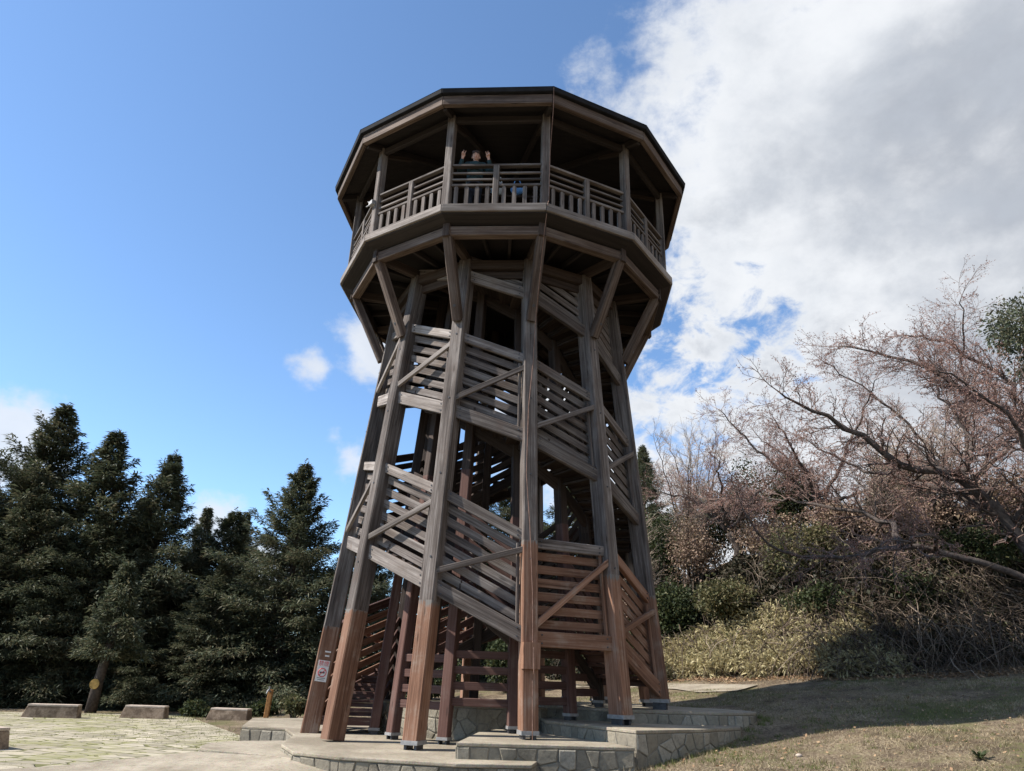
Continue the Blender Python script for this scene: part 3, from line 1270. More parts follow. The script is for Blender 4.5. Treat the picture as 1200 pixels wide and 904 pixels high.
# ------------------------------------------------------------------ things on the deck
# floodlight-like fitting on the left roof post
fq = P(11, RP+.12, 10.05)
lamp = thing('post_fitting', fq, 'small grey fitting with thin arms clamped to the left roof post at railing height', 'fitting')
b = MB()
b.beam(fq-tan(11)*.10, fq+tan(11)*.05, .12, .12, (0, 0, 1), .01)
b.build('housing', 'steel', lamp)
b = MB()
b.tube([fq, fq-tan(11)*.30+Vector((0, 0, .05))], .014, 6)
b.tube([fq-tan(11)*.12, fq-tan(11)*.26+Vector((0, 0, .18))], .010, 6)
b.tube([fq+Vector((0, 0, -.04)), fq+tan(11)*.05-rad(11)*.12+Vector((0, 0, -.16))], .016, 6)
b.build('arm', 'steel', lamp)
# bags behind the balusters
for (loc, sz, mat, lab) in (((-.30, -3.45, 9.98), (.16, .10, .22), 'bag_white', 'pale bag showing between the deck balusters right of the person'),
                            ((.13, -3.45, 10.0), (.15, .08, .13), 'bag_blue', 'bright blue bag showing between the deck balusters beside the pale bag')):
    bg = thing('bag', loc, lab, 'bag')
    b = MB()
    b.ball((loc[0], loc[1], loc[2]), sz, 14)
    ob = b.build('pouch', mat, bg, True)
    b = MB()
    b.tube([(loc[0]-.09, loc[1], loc[2]+sz[2]*.8), (loc[0]-.05, loc[1], loc[2]+sz[2]+.12), (loc[0]+.05, loc[1], loc[2]+sz[2]+.12), (loc[0]+.09, loc[1], loc[2]+sz[2]*.8)], .012, 6)
    b.build('handle', mat, bg)
    b = MB()
bench_d = thing('deck_bench', (-.05, -3.42, Z_DECK), 'low wooden bench behind the deck balusters, under the two bags', 'bench')
b = MB()
b.beam((-.65, -3.45, 9.70), (.6, -3.45, 9.70), .36, .06)
b.build('seat', 'wood_dark', bench_d)
for x in (-.5, .45):
    b = MB()
    b.beam((x, -3.45, Z_DECK-.03), (x, -3.45, 9.672), .08, .30, (0, 1, 0))
    b.build('leg', 'wood_dark', bench_d)


# ------------------------------------------------------------------ the person at the rail
def person():
    px, py, pz = -.81, -3.62, Z_DECK-.03
    root = thing('person', (px, py, pz), 'person in a dark teal jacket at the deck rail raising both hands in victory signs', 'person')
    V = Vector

    def W(x, y, z):
        return V((px+x, py+y, pz+z))

    def remesh(o, vox, it=4):
        r = o.modifiers.new('remesh', 'REMESH')
        r.mode = 'VOXEL'
        r.voxel_size = vox
        r.use_smooth_shade = True
        s = o.modifiers.new('smooth', 'SMOOTH')
        s.factor = .5
        s.iterations = it
    b = MB()
    hz = 1.575
    # head, neck, trunk, arms, hands and legs grow as one surface
    b.ball(W(0, 0, hz+.03), (.083, .098, .105), 16)
    b.ball(W(0, -.022, hz-.045), (.062, .072, .07), 14)
    b.ball(W(0, -.098, hz-.015), (.017, .020, .026), 8)          # nose
    b.ball(W(-.086, .01, hz), (.014, .022, .034), 8)
    b.ball(W(.086, .01, hz), (.014, .022, .034), 8)
    b.tube([W(0, .015, hz-.03), W(0, .02, hz-.17)], [.055, .06], 12)
    b.tube([W(0, .03, hz-.13), W(0, .03, hz-.22), W(0, .02, 1.10), W(0, .02, .92)], [.09, .16, .15, .15], 14)
    for sx in (-1, 1):
        sh = W(sx*.175, .02, 1.37)
        el = W(sx*.335, -.06, 1.18)
        wr = W(sx*.285, -.15, 1.435)
        b.tube([W(sx*.10, .03, 1.36), sh, el], [.07, .056, .043], 10)
        b.ball(el, .044, 10)
        b.tube([el, wr], [.043, .029], 10)
        d = (wr-el).normalized()
        # palm faces the viewer (-y)
        lat = V((sx, 0, 0))
        lat = (lat-d*lat.dot(d)).normalized()
        nr = V((0, -1, 0))
        nr = (nr-d*nr.dot(d)).normalized()
        pc = wr+d*.055
        for off in (-.028, -.010, .010, .028):
            b.tube([wr+lat*off*.55, wr+d*.095+lat*off], [.017, .013], 8)
        # index and middle raised and apart, ring and little curled, thumb across them
        for off, spread, ln in ((-.024, -.22, .082), (-.004, .20, .090)):
            f0 = wr+d*.088+lat*off
            fd = (d+lat*spread).normalized()
            b.tube([f0, f0+fd*ln*.5, f0+(fd+nr*-.06)*ln], [.0105, .0098, .008], 8)
        for off, ln in ((.014, .045), (.031, .038)):
            f0 = wr+d*.090+lat*off
            b.tube([f0, f0+d*.028+nr*.022, f0+nr*.042-d*.004, f0+nr*.026-d*.028], [.0105, .0105, .010, .009], 8)
        t0 = wr+d*.025-lat*.030
        b.tube([t0, t0+d*.035-lat*.012+nr*.018, t0+d*.055+lat*.022+nr*.040], [.0135, .012, .010], 8)
        hip = W(sx*.085, .02, .92)
        b.tube([hip, W(sx*.09, .0, .50), W(sx*.09, .03, .09)], [.085, .058, .042], 12)
        b.tube([W(sx*.09, .05, .045), W(sx*.095, -.12, .035)], [.045, .035], 10)
    body = b.build('body', 'skin', root, True)
    remesh(body, .0065, 3)
    # jacket
    b = MB()
    b.tube([W(0, .035, hz-.125), W(0, .035, hz-.165), W(0, .03, 1.34), W(0, .02, 1.08), W(0, .02, .84)], [.085, .12, .185, .18, .19], 16)
    for sx in (-1, 1):
        b.tube([W(sx*.09, .03, 1.355), W(sx*.175, .02, 1.365), W(sx*.335, -.06, 1.175)], [.10, .085, .066], 12)
        b.ball(W(sx*.335, -.06, 1.175), .066, 10)
        b.tube([W(sx*.335, -.06, 1.175), W(sx*.292, -.137, 1.398)], [.065, .046], 12)
    j = b.build('jacket', 'jacket', root, True)
    remesh(j, .012, 3)
    b = MB()
    b.tube([W(0, .02, .95), W(0, .02, .80)], [.165, .17], 14)
    for sx in (-1, 1):
        b.tube([W(sx*.085, .02, .88), W(sx*.09, .0, .50), W(sx*.09, .03, .06)], [.105, .078, .066], 12)
    t = b.build('trousers', 'trousers', root, True)
    remesh(t, .014, 2)
    for sx in (-1, 1):
        b = MB()
        b.tube([W(sx*.09, .07, .05), W(sx*.092, .0, .05), W(sx*.097, -.14, .038)], [.05, .052, .042], 10)
        b.build('shoe', 'trousers', root, True)
    b = MB()
    b.ball(W(0, .022, hz+.058), (.098, .105, .098), 18)
    for i in range(9):
        a = -1.0+2.0*i/8
        b.tube([W(.085*math.sin(a), -.06*math.cos(a)-.01, hz+.125), W(.088*math.sin(a), -.088*math.cos(a)-.008, hz+.062+.012*math.sin(i*2.3))], [.024, .010], 7)
    for sx in (-1, 1):
        b.tube([W(sx*.082, .03, hz+.07), W(sx*.088, .02, hz-.03)], [.025, .014], 8)
    hr = b.build('hair', 'hair', root, True)
    remesh(hr, .009, 2)
    for sx in (-1, 1):
        b = MB()
        b.ball(W(sx*.033, -.082, hz+.022), (.014, .008, .008), 8)
        b.build('eye', 'eye_dark', body, True)
        b = MB()
        b.tube([W(sx*.017, -.089, hz+.044), W(sx*.034, -.087, hz+.049), W(sx*.052, -.074, hz+.043)], [.004, .005, .003], 6)
        b.build('eyebrow', 'hair', body, True)
    b = MB()
    b.ball(W(0, -.088, hz-.060), (.028, .010, .010), 10)
    b.build('mouth', 'lips', body, True)


person()

# ------------------------------------------------------------------ benches, post, plaque on the plaza


def bench(loc, rz, L, label):
    t = thing('stone_bench', loc, label, 'bench', 'stone block benches round the paved plaza')
    t.rotation_euler[2] = rz
    t.scale = (1, .9, .82)
    b = MB()
    L2 = L/2
    b.hexa([(-L2-.10, -.27, 0), (L2+.02, -.27, 0), (L2+.02, .27, 0), (-L2-.10, .27, 0),
            (-L2, -.22, .37), (L2-.02, -.22, .37), (L2-.02, .22, .37), (-L2, .22, .37)])
    o = b.build('block', 'bench_stone')
    o.parent = t
    m = o.modifiers.new('bevel', 'BEVEL')
    m.width, m.segments = .02, 2
    b = MB()
    b.hexa([(-L2, -.222, .372), (L2-.018, -.222, .372), (L2-.018, .222, .372), (-L2, .222, .372),
            (-L2+.01, -.215, .44), (L2-.02, -.215, .44), (L2-.02, .215, .44), (-L2+.01, .215, .44)])
    o = b.build('seat_slab', 'bench_top')
    o.parent = t
    m = o.modifiers.new('bevel', 'BEVEL')
    m.width, m.segments = .015, 2


bench((-12.75, 6.9, -1.49), R_(12), 1.36, 'stone bench in front of the dark trunk with the yellow plaque')
bench((-10.55, 8.0, -1.49), R_(4), 1.2, 'stone bench in the middle of the three along the tree line')
bench((-8.0, 8.1, -1.49), R_(-3), 1.18, 'stone bench nearest the short orange post at the tree line')
bench((-9.65, -1.3, -1.49), R_(-35), 1.9, 'stone bench cut off by the left edge, nearest of all the benches')

t = thing('tap_post', (-6.8, 7.6, -1.5), 'short orange-brown wooden post with a pale tap at its top by the trees', 'post')
b = MB()
b.beam((-6.78, 7.6, -1.5), (-6.74, 7.6, -.55), .13, .13, (0, 1, 0), .01)
b.build('post', 'post_orange', t)
b = MB()
b.tube([(-6.74, 7.54, -.60), (-6.76, 7.38, -.56), (-6.80, 7.36, -.66)], [.03, .028, .022], 8)
b.tube([(-6.75, 7.46, -.58), (-6.75, 7.46, -.46)], [.018, .04], 8)
b.build('tap', 'steel', t)

# ------------------------------------------------------------------ foliage builders


def frond_mesh(base, d, side, L, Wd, droop):
    """rhombic sprays: arrays (n,3)"""
    n = len(base)
    mid = base + d*(L*.55)[:, None]
    tip = base + d*L[:, None]
    tip[:, 2] -= droop*L
    V = np.empty((n, 4, 3))
    V[:, 0] = base
    V[:, 1] = mid+side*Wd[:, None]
    V[:, 2] = tip
    V[:, 3] = mid-side*Wd[:, None]
    V[:, 1, 2] -= .15*Wd
    V[:, 3, 2] -= .15*Wd
    F = np.arange(n*4).reshape(n, 4)
    return V.reshape(-1, 3), F


def unit(a):
    return a/np.maximum(np.linalg.norm(a, axis=-1, keepdims=True), 1e-9)


def conifer_data(H, Rb, seed, lean=0.0):
    r = np.random.default_rng(seed)
    nb = int(46*H)
    Bs, Ds, Ss, Ls, Ws = [], [], [], [], []
    limbs = MB()
    for i in range(nb):
        t = .02 + .98*((i+r.random())/nb)**1.3
        az = i*2.39996 + r.normal(0, .35)
        sector = 1 + .22*math.sin(az*2+seed)+.14*math.sin(az*3+t*9+seed*2)
        ln = Rb*1.22*((1-t)**.88)*(.40+.75*r.random()**1.3)*sector*(1.0 if t > .12 else .75+t*2) + .10
        el = R_(-14+62*t**1.3) + r.normal(0, .13) + (.35*r.random() if t > .6 else 0)
        o = np.array([0, 0, H*t*.985])
        hd = np.array([math.cos(az), math.sin(az), 0])
        n = int(14+104*ln)
        s = np.sqrt(r.random(n)*.93+.07)
        cen = o + hd*(s*ln*math.cos(el))[:, None]
        cen[:, 2] += s*ln*math.sin(el) - .16*ln*s**2*(1-t) + .10*ln*s**4
        latd = np.array([-hd[1], hd[0], 0])
        sp = (1-s*.8)*ln*.30+.05
        lo = r.uniform(-1, 1, n)
        cen += latd*(lo*sp)[:, None]
        cen[:, 2] += r.normal(0, .04+.02*ln, n)
        d = hd*(.7)+latd*(lo*.9)[:, None]
        d = d + r.normal(0, .38, (n, 3))
        d[:, 2] += .10+.35*t
        d = unit(d)
        sd = unit(np.cross(d, np.array([0, 0, 1.0])) + r.normal(0, .45, (n, 3)))
        Bs.append(cen)
        Ds.append(d)
        Ss.append(sd)
        Ls.append(r.uniform(.11, .30, n))
        Ws.append(r.uniform(.014, .034, n))
        if ln > .5 and r.random() < .6:
            e = o+hd*(ln*.8*math.cos(el))
            e[2] += .8*ln*math.sin(el)-.1*ln*(1-t)
            limbs.tube([o, (o+e)/2+np.array([0, 0, .03]), e], [.018+.02*(1-t), .015, .006], 4)
    rr_q = r.random(9)
    for q in range(9):                       # leaders: narrow upright shoots that make the ragged tip
        n = 26
        f = np.sort(r.random(n))
        top = H*(1.0+.03*r.random()) if q == 0 else H*(.99-.22*rr_q[q])
        rr = 0 if q == 0 else .25+.9*rr_q[q]
        a = r.uniform(0, 6.28)
        h0 = top-r.uniform(.8, 1.5)
        cen = np.stack([math.cos(a)*rr*(.5+.5*f), math.sin(a)*rr*(.5+.5*f), h0+(top-h0)*f], -1)+r.normal(0, .03, (n, 3))
        az2 = r.uniform(0, 6.28, n)
        d = unit(np.stack([np.cos(az2), np.sin(az2), r.uniform(.5, 1.8, n)], -1))
        Bs.append(cen)
        Ds.append(d)
        Ss.append(unit(np.cross(d, r.normal(0, 1, (n, 3)))))
        Ls.append((.34-.22*f)*r.uniform(.7, 1.2, n))
        Ws.append(r.uniform(.022, .04, n))
    V, F = frond_mesh(np.concatenate(Bs), np.concatenate(Ds), np.concatenate(Ss), np.concatenate(Ls), np.concatenate(Ws), .25)
    trunk = MB()
    zz = np.linspace(-.2, H*.97, 9)
    trunk.tube([(.05*math.sin(z*.7+seed), .05*math.cos(z*.6), z) for z in zz], [max(.012, (.030*H*.62)*(1-z/H)**.8) for z in np.maximum(zz, 0)], 8)
    return V, F, trunk, limbs


CON = []
for i, (H, Rb) in enumerate(((11.0, 3.3), (10.0, 2.7), (10.0, 3.5))):
    V, F, trunk, limbs = conifer_data(H, Rb, 3+i*5)
    tr = trunk.build('trunk', 'bark', None, True)
    for (a, b_) in ((limbs, None),):
        off = len(tr.data.vertices)
    lm = limbs.build('limbs', 'bark')
    cr = np_obj('crown', V, F, 'conifer_leaf')
    CON.append((tr, lm, cr, H))


def place_conifer(x, y, H, kind, rz, wide, label, group='dark conifers along the plaza edge'):
    tr, lm, cr, H0 = CON[kind]
    z = gz(x, y)
    root = thing('conifer_tree', (x, y, z-.05), label, 'tree', group)
    root.rotation_euler[2] = rz
    root.scale = (H/H0*wide, H/H0*wide, H/H0)
    for src, nm in ((tr, 'trunk'), (lm, 'limbs'), (cr, 'crown')):
        o = src.copy()
        COL.objects.link(o)
        o.parent = root


place_conifer(-23.0, 13.6, 10.9, 1, .4, 1.35, 'broad dark conifer cut off by the left edge of the picture')
place_conifer(-20.3, 15.4, 12.7, 0, 1.9, 1.22, 'tallest dark conifer on the left, its peak above all the others')
place_conifer(-17.3, 14.8, 11.3, 1, 3.1, 1.3, 'dark conifer with narrow peak just right of the tallest one')
place_conifer(-15.0, 15.8, 10.6, 2, 4.4, 1.08, 'dark conifer at the right end of the tall left group, open forked top')
place_conifer(-15.7, 22.4, 9.4, 1, 5.0, 1.05, 'small far conifer, left of the pair showing in the gap between the groups')
place_conifer(-13.7, 22.7, 9.2, 0, .9, .95, 'small far conifer, right of the pair showing in the gap between the groups')
place_conifer(-8.5, 14.2, 9.7, 2, 2.6, 1.15, 'full sunlit conifer standing alone just left of the tower legs')
place_conifer(-12.2, 17.0, 8.3, 2, 3.3, 1.4, 'low conifer filling the gap left of the lone conifer by the tower')
place_conifer(-18.9, 13.0, 8.2, 2, 5.6, 1.25, 'lower conifer in front of the two tallest, filling between them')
place_conifer(-16.2, 13.4, 7.4, 0, 1.4, 1.3, 'lower conifer at the foot of the right end of the tall group')
place_conifer(-21.6, 12.4, 7.6, 2, 4.1, 1.3, 'lower conifer at the left edge in front of the broad one')
place_conifer(-13.9, 13.6, 5.2, 1, 2.4, 1.5, 'low bushy conifer behind the middle stone bench')
place_conifer(-10.9, 13.2, 5.4, 1, .3, 1.5, 'low bushy conifer behind the right stone bench')
place_conifer(-5.6, 16.2, 8.3, 0, 2.2, 1.2, 'conifer half hidden behind the left tower legs')
place_conifer(-1.8, 18.8, 9.4, 2, 5.2, 1.1, 'conifer seen low between the left front tower legs')
place_conifer(.8, 20.5, 10.2, 1, 4.0, 1.3, 'conifer seen through the middle of the tower legs')
place_conifer(4.2, 19.6, 9.2, 2, .2, 1.2, 'conifer seen through the right tower legs')
place_conifer(-24.5, 20.5, 11.2, 2, 3.9, 1.2, 'dark conifer behind the broad one at the left edge')
place_conifer(-18.2, 20.5, 9.6, 1, 3.4, 1.3, 'far conifer behind the tall left group, seen between its peaks')
place_conifer(-11.2, 24.5, 9.0, 1, 2.9, 1.4, 'far conifer behind the lone conifer, lower than the pair in the gap')
place_conifer(7.4, 19.2, 8.0, 0, 2.3, 1.0, 'dark conifer behind the bare trees right of the tower')
for a in CON:
    for o in a[:3]:
        bpy.data.objects.remove(o)

# dark trunk with a plaque
def leaf_cloud(n, r, shape, L=(.06, .13), Wf=.38, upbias=.25, hollow=.35):
    """leaves through the volume of several lumps; shape: list of (centre, radii)"""
    cs = np.array([c for c, _ in shape], float)
    rs = np.array([q for _, q in shape], float)
    w = rs.prod(1)**.67
    k = r.choice(len(shape), n, p=w/w.sum())
    u = unit(r.normal(0, 1, (n, 3)))
    rad_ = (hollow+(1-hollow)*r.random(n)**.6)
    rad_ *= 1+.18*np.sin(u[:, 0]*7+k)+.14*np.sin(u[:, 1]*9+2*k)
    p = cs[k]+u*rs[k]*rad_[:, None]
    d = unit(u*.7+r.normal(0, .7, (n, 3))+np.array([0, 0, upbias]))
    s = unit(np.cross(d, r.normal(0, 1, (n, 3))))
    LL = r.uniform(*L, n)
    return frond_mesh(p, d, s, LL, LL*Wf, .25)


def plaque_tree():
    tx, ty = -13.26, 10.0
    t = thing('young_conifer', (tx, ty, -1.5), 'slim dark conifer with a round yellow plaque on its trunk behind a stone bench', 'tree')
    b = MB()
    b.tube([(tx, ty, -1.6), (tx+.03, ty, -.6), (tx+.10, ty+.05, .5), (tx+.14, ty+.1, 1.7), (tx+.10, ty+.1, 2.9)], [.19, .165, .14, .09, .02], 10)
    b.build('trunk', 'bark', t, True)
    b = MB()
    q = Vector((tx+.02, ty-.175, -.62))
    b.tube([q, q+Vector((0, -.03, 0))], .16, 20)
    b.build('plaque', 'plaque_yellow', t)
    V, F, _, _ = conifer_data(4.9, 1.5, 9)
    V = V.reshape(-1, 4, 3)
    V = V[V[:, 0, 2] > 1.75].reshape(-1, 3)+np.array([tx+.1, ty+.1, -1.6])
    F = np.arange(len(V)).reshape(-1, 4)
    np_obj('crown', V, F, 'conifer_leaf', t)


def shrub(x, y, w, h, n, mat, label, seed, name='shrub', L=(.06, .13), cat='shrub', group=None, zoff=0., lumps=7):
    r = np.random.default_rng(seed)
    z = gz(x, y)+zoff
    t = thing(name, (x, y, z), label, cat, group)
    sh = []
    for i in range(lumps):
        a = r.uniform(0, 6.28)
        q = r.uniform(.1, .62)
        hh = r.uniform(.3, .8)
        sh.append(((x+math.cos(a)*w*q, y+math.sin(a)*w*q, z+h*hh), (w*r.uniform(.3, .5), w*r.uniform(.3, .5), h*r.uniform(.2, .36))))
    V, F = leaf_cloud(n, r, sh, L)
    np_obj('foliage', V, F, mat, t)
    b = MB()
    for i in range(14):
        c = Vector(sh[i % lumps][0])+Vector(r.normal(0, .12*w, 3))
        b.tube([(x+r.normal(0, .1*w), y+r.normal(0, .1*w), z-.1), Vector((x, y, z)).lerp(c, .5)+Vector(r.normal(0, .05*w, 3)), c], [.02, .014, .006], 4)
    b.build('stems', 'bark', t)
    return t


plaque_tree()
shrub(-5.9, 7.4, .75, .62, 2600, 'vine_leaf', 'low pale green shrub between the tap post and the left tower leg', 21)
shrub(-9.5, 9.7, .9, .5, 2200, 'evergreen_leaf', 'low dark shrub between the middle and right stone benches', 22)
shrub(-7.4, 9.6, .7, .5, 1600, 'evergreen_leaf', 'low dark shrub just behind the right stone bench', 23)

# ------------------------------------------------------------------ bank on the right: shrubs, thicket, dwarf bamboo
SH = [(11.4, 16.4, 2.4, 4.2, 9000, 'evergreen_leaf', 'dark shrub far back behind the farther cherry trunk'),
      (10.8, 8.6, 1.8, 2.2, 7000, 'vine_leaf', 'straggly yellow-green shrub on the bank behind the low cherry limb'),
      (12.0, 13.5, 2.4, 3.6, 9000, 'evergreen_leaf', 'broad dark shrub on top of the bank behind the cherries'),
      (9.2, 16.8, 2.6, 4.6, 11000, 'evergreen_leaf', 'high dark shrub far back between tower and cherries'),
      (16.2, 11.5, 2.4, 3.6, 9000, 'vine_leaf', 'tall pale shrub on top of the bank near the right edge'),
      (6.6, 11.6, 1.9, 2.2, 9000, 'evergreen_leaf', 'glossy dark green shrub low on the bank right beside the tower leg'),
      (8.6, 9.9, 2.0, 1.8, 8000, 'vine_leaf', 'yellow-green creeper mound on the bank above the pale bamboo grass'),
      (10.4, 7.5, 1.3, 1.2, 3500, 'evergreen_leaf', 'small green shrub on the bank below the low cherry limb'),
      (12.9, 5.9, 1.2, 1.5, 3500, 'evergreen_leaf', 'bright green shrub on the bank under the cherry trunk'),
      (14.9, 5.8, 1.5, 1.9, 5000, 'evergreen_leaf', 'dark green shrub at the right edge behind the cherry trunk'),
      (7.0, 15.0, 1.9, 4.6, 9000, 'evergreen_leaf', 'tall dark evergreen shrub behind the bare trees, next to the tower'),
      (-2.4, 9.4, 1.8, 1.6, 6000, 'evergreen_leaf', 'dark shrub behind the tower, seen between its left legs'),
      (.9, 10.4, 1.9, 2.0, 7000, 'evergreen_leaf', 'dark shrub behind the tower, seen above the plank fence'),
      (3.8, 10.2, 1.7, 2.2, 7000, 'evergreen_leaf', 'dark shrub behind the tower, seen through its right legs')]
for i, a in enumerate(SH):
    shrub(a[0], a[1], a[2], a[3], a[4], a[5], a[6], 40+i, 'evergreen_shrub', (.06, .14), 'shrub', 'evergreen shrubs on the bank')


for i, (x, y, w_, h_, lab) in enumerate((
        (8.2, 12.6, 1.9, 2.9, 'pinkish brown dry shrub under the farther cherry, right of the tower'),
        (10.2, 11.0, 1.8, 1.9, 'brown dry shrub at the foot of the farther cherry trunk'),
        (12.2, 9.0, 1.8, 1.7, 'brown dry shrub on the bank above the low cherry limb'),
        (14.2, 7.2, 1.7, 1.8, 'brown dry shrub on the bank left of the right edge, under thin stems'),
        (16.6, 6.4, 1.9, 2.6, 'brown dry shrub on the bank at the right edge'),
        (5.2, 13.4, 1.5, 2.2, 'brown dry shrub low behind the right tower leg'))):
    shrub(x, y, w_, h_, 6500, 'dry_leaf', lab, 140+i, 'dry_shrub', (.05, .12), 'shrub', 'dry shrubs on the bank', lumps=9)


def foot_pt(s):
    """point on the bank foot at x = s"""
    xs = FOOT[::-1, 0]
    return np.interp(s, xs, FOOT[::-1, 1])


# vine and stem thicket (uncountable): arching stems from the bank
def thicket():
    r = np.random.default_rng(77)
    Vs, Fs = [], []
    o = 0
    n = 6500
    for i in range(n):
        x = r.uniform(3.0, 24) if r.random() < .8 else r.uniform(9, 20)
        back = abs(r.normal(0, 2.6))
        y = foot_pt(x)+.15+back
        z = gz(x, y)-.05
        L = r.uniform(.6, 1.7)*(1+.5*(x > 9))
        a = r.uniform(0, 6.28)
        d = np.array([math.cos(a)*.5-.1, math.sin(a)*.5-.35, 1.0])
        d /= np.linalg.norm(d)
        p = np.array([x, y, z])
        if r.random() < .45:                        # hanging vine from higher up
            p[2] += r.uniform(.4, 1.5)
            d = np.array([r.normal(0, .5), -.6+r.normal(0, .3), -.1])
        w = r.uniform(.006, .012) if r.random() < .8 else r.uniform(.012, .022)
        pts = [p]
        m = 5
        for k in range(m):
            d = d+r.normal(0, .22, 3)+np.array([0, -.03, -.26])
            d /= np.linalg.norm(d)
            p = p+d*L/m
            pts.append(p)
        pts = np.array(pts)
        sd = unit(np.cross(pts[-1]-pts[0]+1e-3, r.normal(0, 1, 3)))
        s2 = unit(np.cross(pts[-1]-pts[0]+1e-3, sd))
        tri = np.stack([sd, -.5*sd+.87*s2, -.5*sd-.87*s2])
        tap = np.linspace(1, .4, m+1)[:, None, None]
        V = pts[:, None, :]+tri[None]*w*tap
        for k in range(m):
            for q in range(3):
                Fs.append((o+k*3+q, o+k*3+(q+1) % 3, o+k*3+3+(q+1) % 3, o+k*3+3+q))
        Vs.append(V.reshape(-1, 3))
        o += (m+1)*3
    tag(np_obj('vine_thicket', np.concatenate(Vs), np.array(Fs), 'vine_stem'), kind='stuff')
    # low leaf tangle on the bank; thicket shade is put into its dark colour
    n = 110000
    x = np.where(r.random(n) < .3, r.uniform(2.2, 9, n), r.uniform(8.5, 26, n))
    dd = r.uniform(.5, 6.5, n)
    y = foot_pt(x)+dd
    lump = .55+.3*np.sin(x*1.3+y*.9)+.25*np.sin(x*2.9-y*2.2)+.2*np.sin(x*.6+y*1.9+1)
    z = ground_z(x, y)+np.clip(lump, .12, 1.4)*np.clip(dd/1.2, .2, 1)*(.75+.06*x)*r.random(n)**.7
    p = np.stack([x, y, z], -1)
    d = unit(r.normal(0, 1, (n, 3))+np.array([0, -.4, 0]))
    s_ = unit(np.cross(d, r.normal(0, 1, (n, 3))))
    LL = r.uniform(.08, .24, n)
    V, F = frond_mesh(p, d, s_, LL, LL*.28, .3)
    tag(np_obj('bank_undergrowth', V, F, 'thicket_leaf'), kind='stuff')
    # sparse clinging leaves among the stems
    n = 30000
    x = r.uniform(3, 24, n)
    y = foot_pt(x)+.2+np.abs(r.normal(0, 2.6, n))
    z = ground_z(x, y)+np.abs(r.normal(.25, .45, n))
    p = np.stack([x, y, z], -1)
    keep = (np.sin(x*1.9)+np.sin(y*2.3+x)+r.normal(0, .7, n)) > .1
    p = p[keep]
    d = unit(r.normal(0, 1, p.shape))
    s = unit(np.cross(d, r.normal(0, 1, p.shape)))
    LL = r.uniform(.06, .13, len(p))
    V, F = frond_mesh(p, d, s, LL, LL*.33, .2)
    tag(np_obj('creeper_leaves', V, F, 'vine_leaf'), kind='stuff')


thicket()


def dwarf_bamboo():
    r = np.random.default_rng(99)
    # a tongue of pale dry bamboo grass along the foot of the bank, in rounded clumps
    lumps = []
    for i in range(330):
        x = r.uniform(4.6, 11.4)
        u = r.random()
        y = foot_pt(x)+.05+2.3*u
        hm = (.45+.95*np.clip((x-4.6)/4.5, 0, 1))*np.clip((12.2-x)/2.0, .3, 1)*(.35+.65*u)
        q = r.uniform(.22, .46)
        lumps.append(((x, y, gz(x, y)+hm*r.uniform(.35, 1.0)), (q*1.25, q, q*.75)))
    V, F = leaf_cloud(42000, r, lumps, (.10, .26), .11, .35, .55)
    tag(np_obj('dwarf_bamboo', V, F, 'bamboo_leaf'), kind='stuff')


dwarf_bamboo()

# ------------------------------------------------------------------ bare and budding trees


def smooth_path(pts, n, r, jit):
    pts = np.array(pts, float)
    m = len(pts)
    t = np.linspace(0, m-1, n)
    out = []
    for u in t:
        i = min(int(u), m-2)
        f = u-i
        p0, p1, p2, p3 = pts[max(i-1, 0)], pts[i], pts[i+1], pts[min(i+2, m-1)]
        out.append(.5*((2*p1)+(p2-p0)*f+(2*p0-5*p1+4*p2-p3)*f*f+(3*p1-p0-3*p2+p3)*f**3))
    out = np.array(out)
    out[1:-1] += r.normal(0, jit, (n-2, 3))
    return out


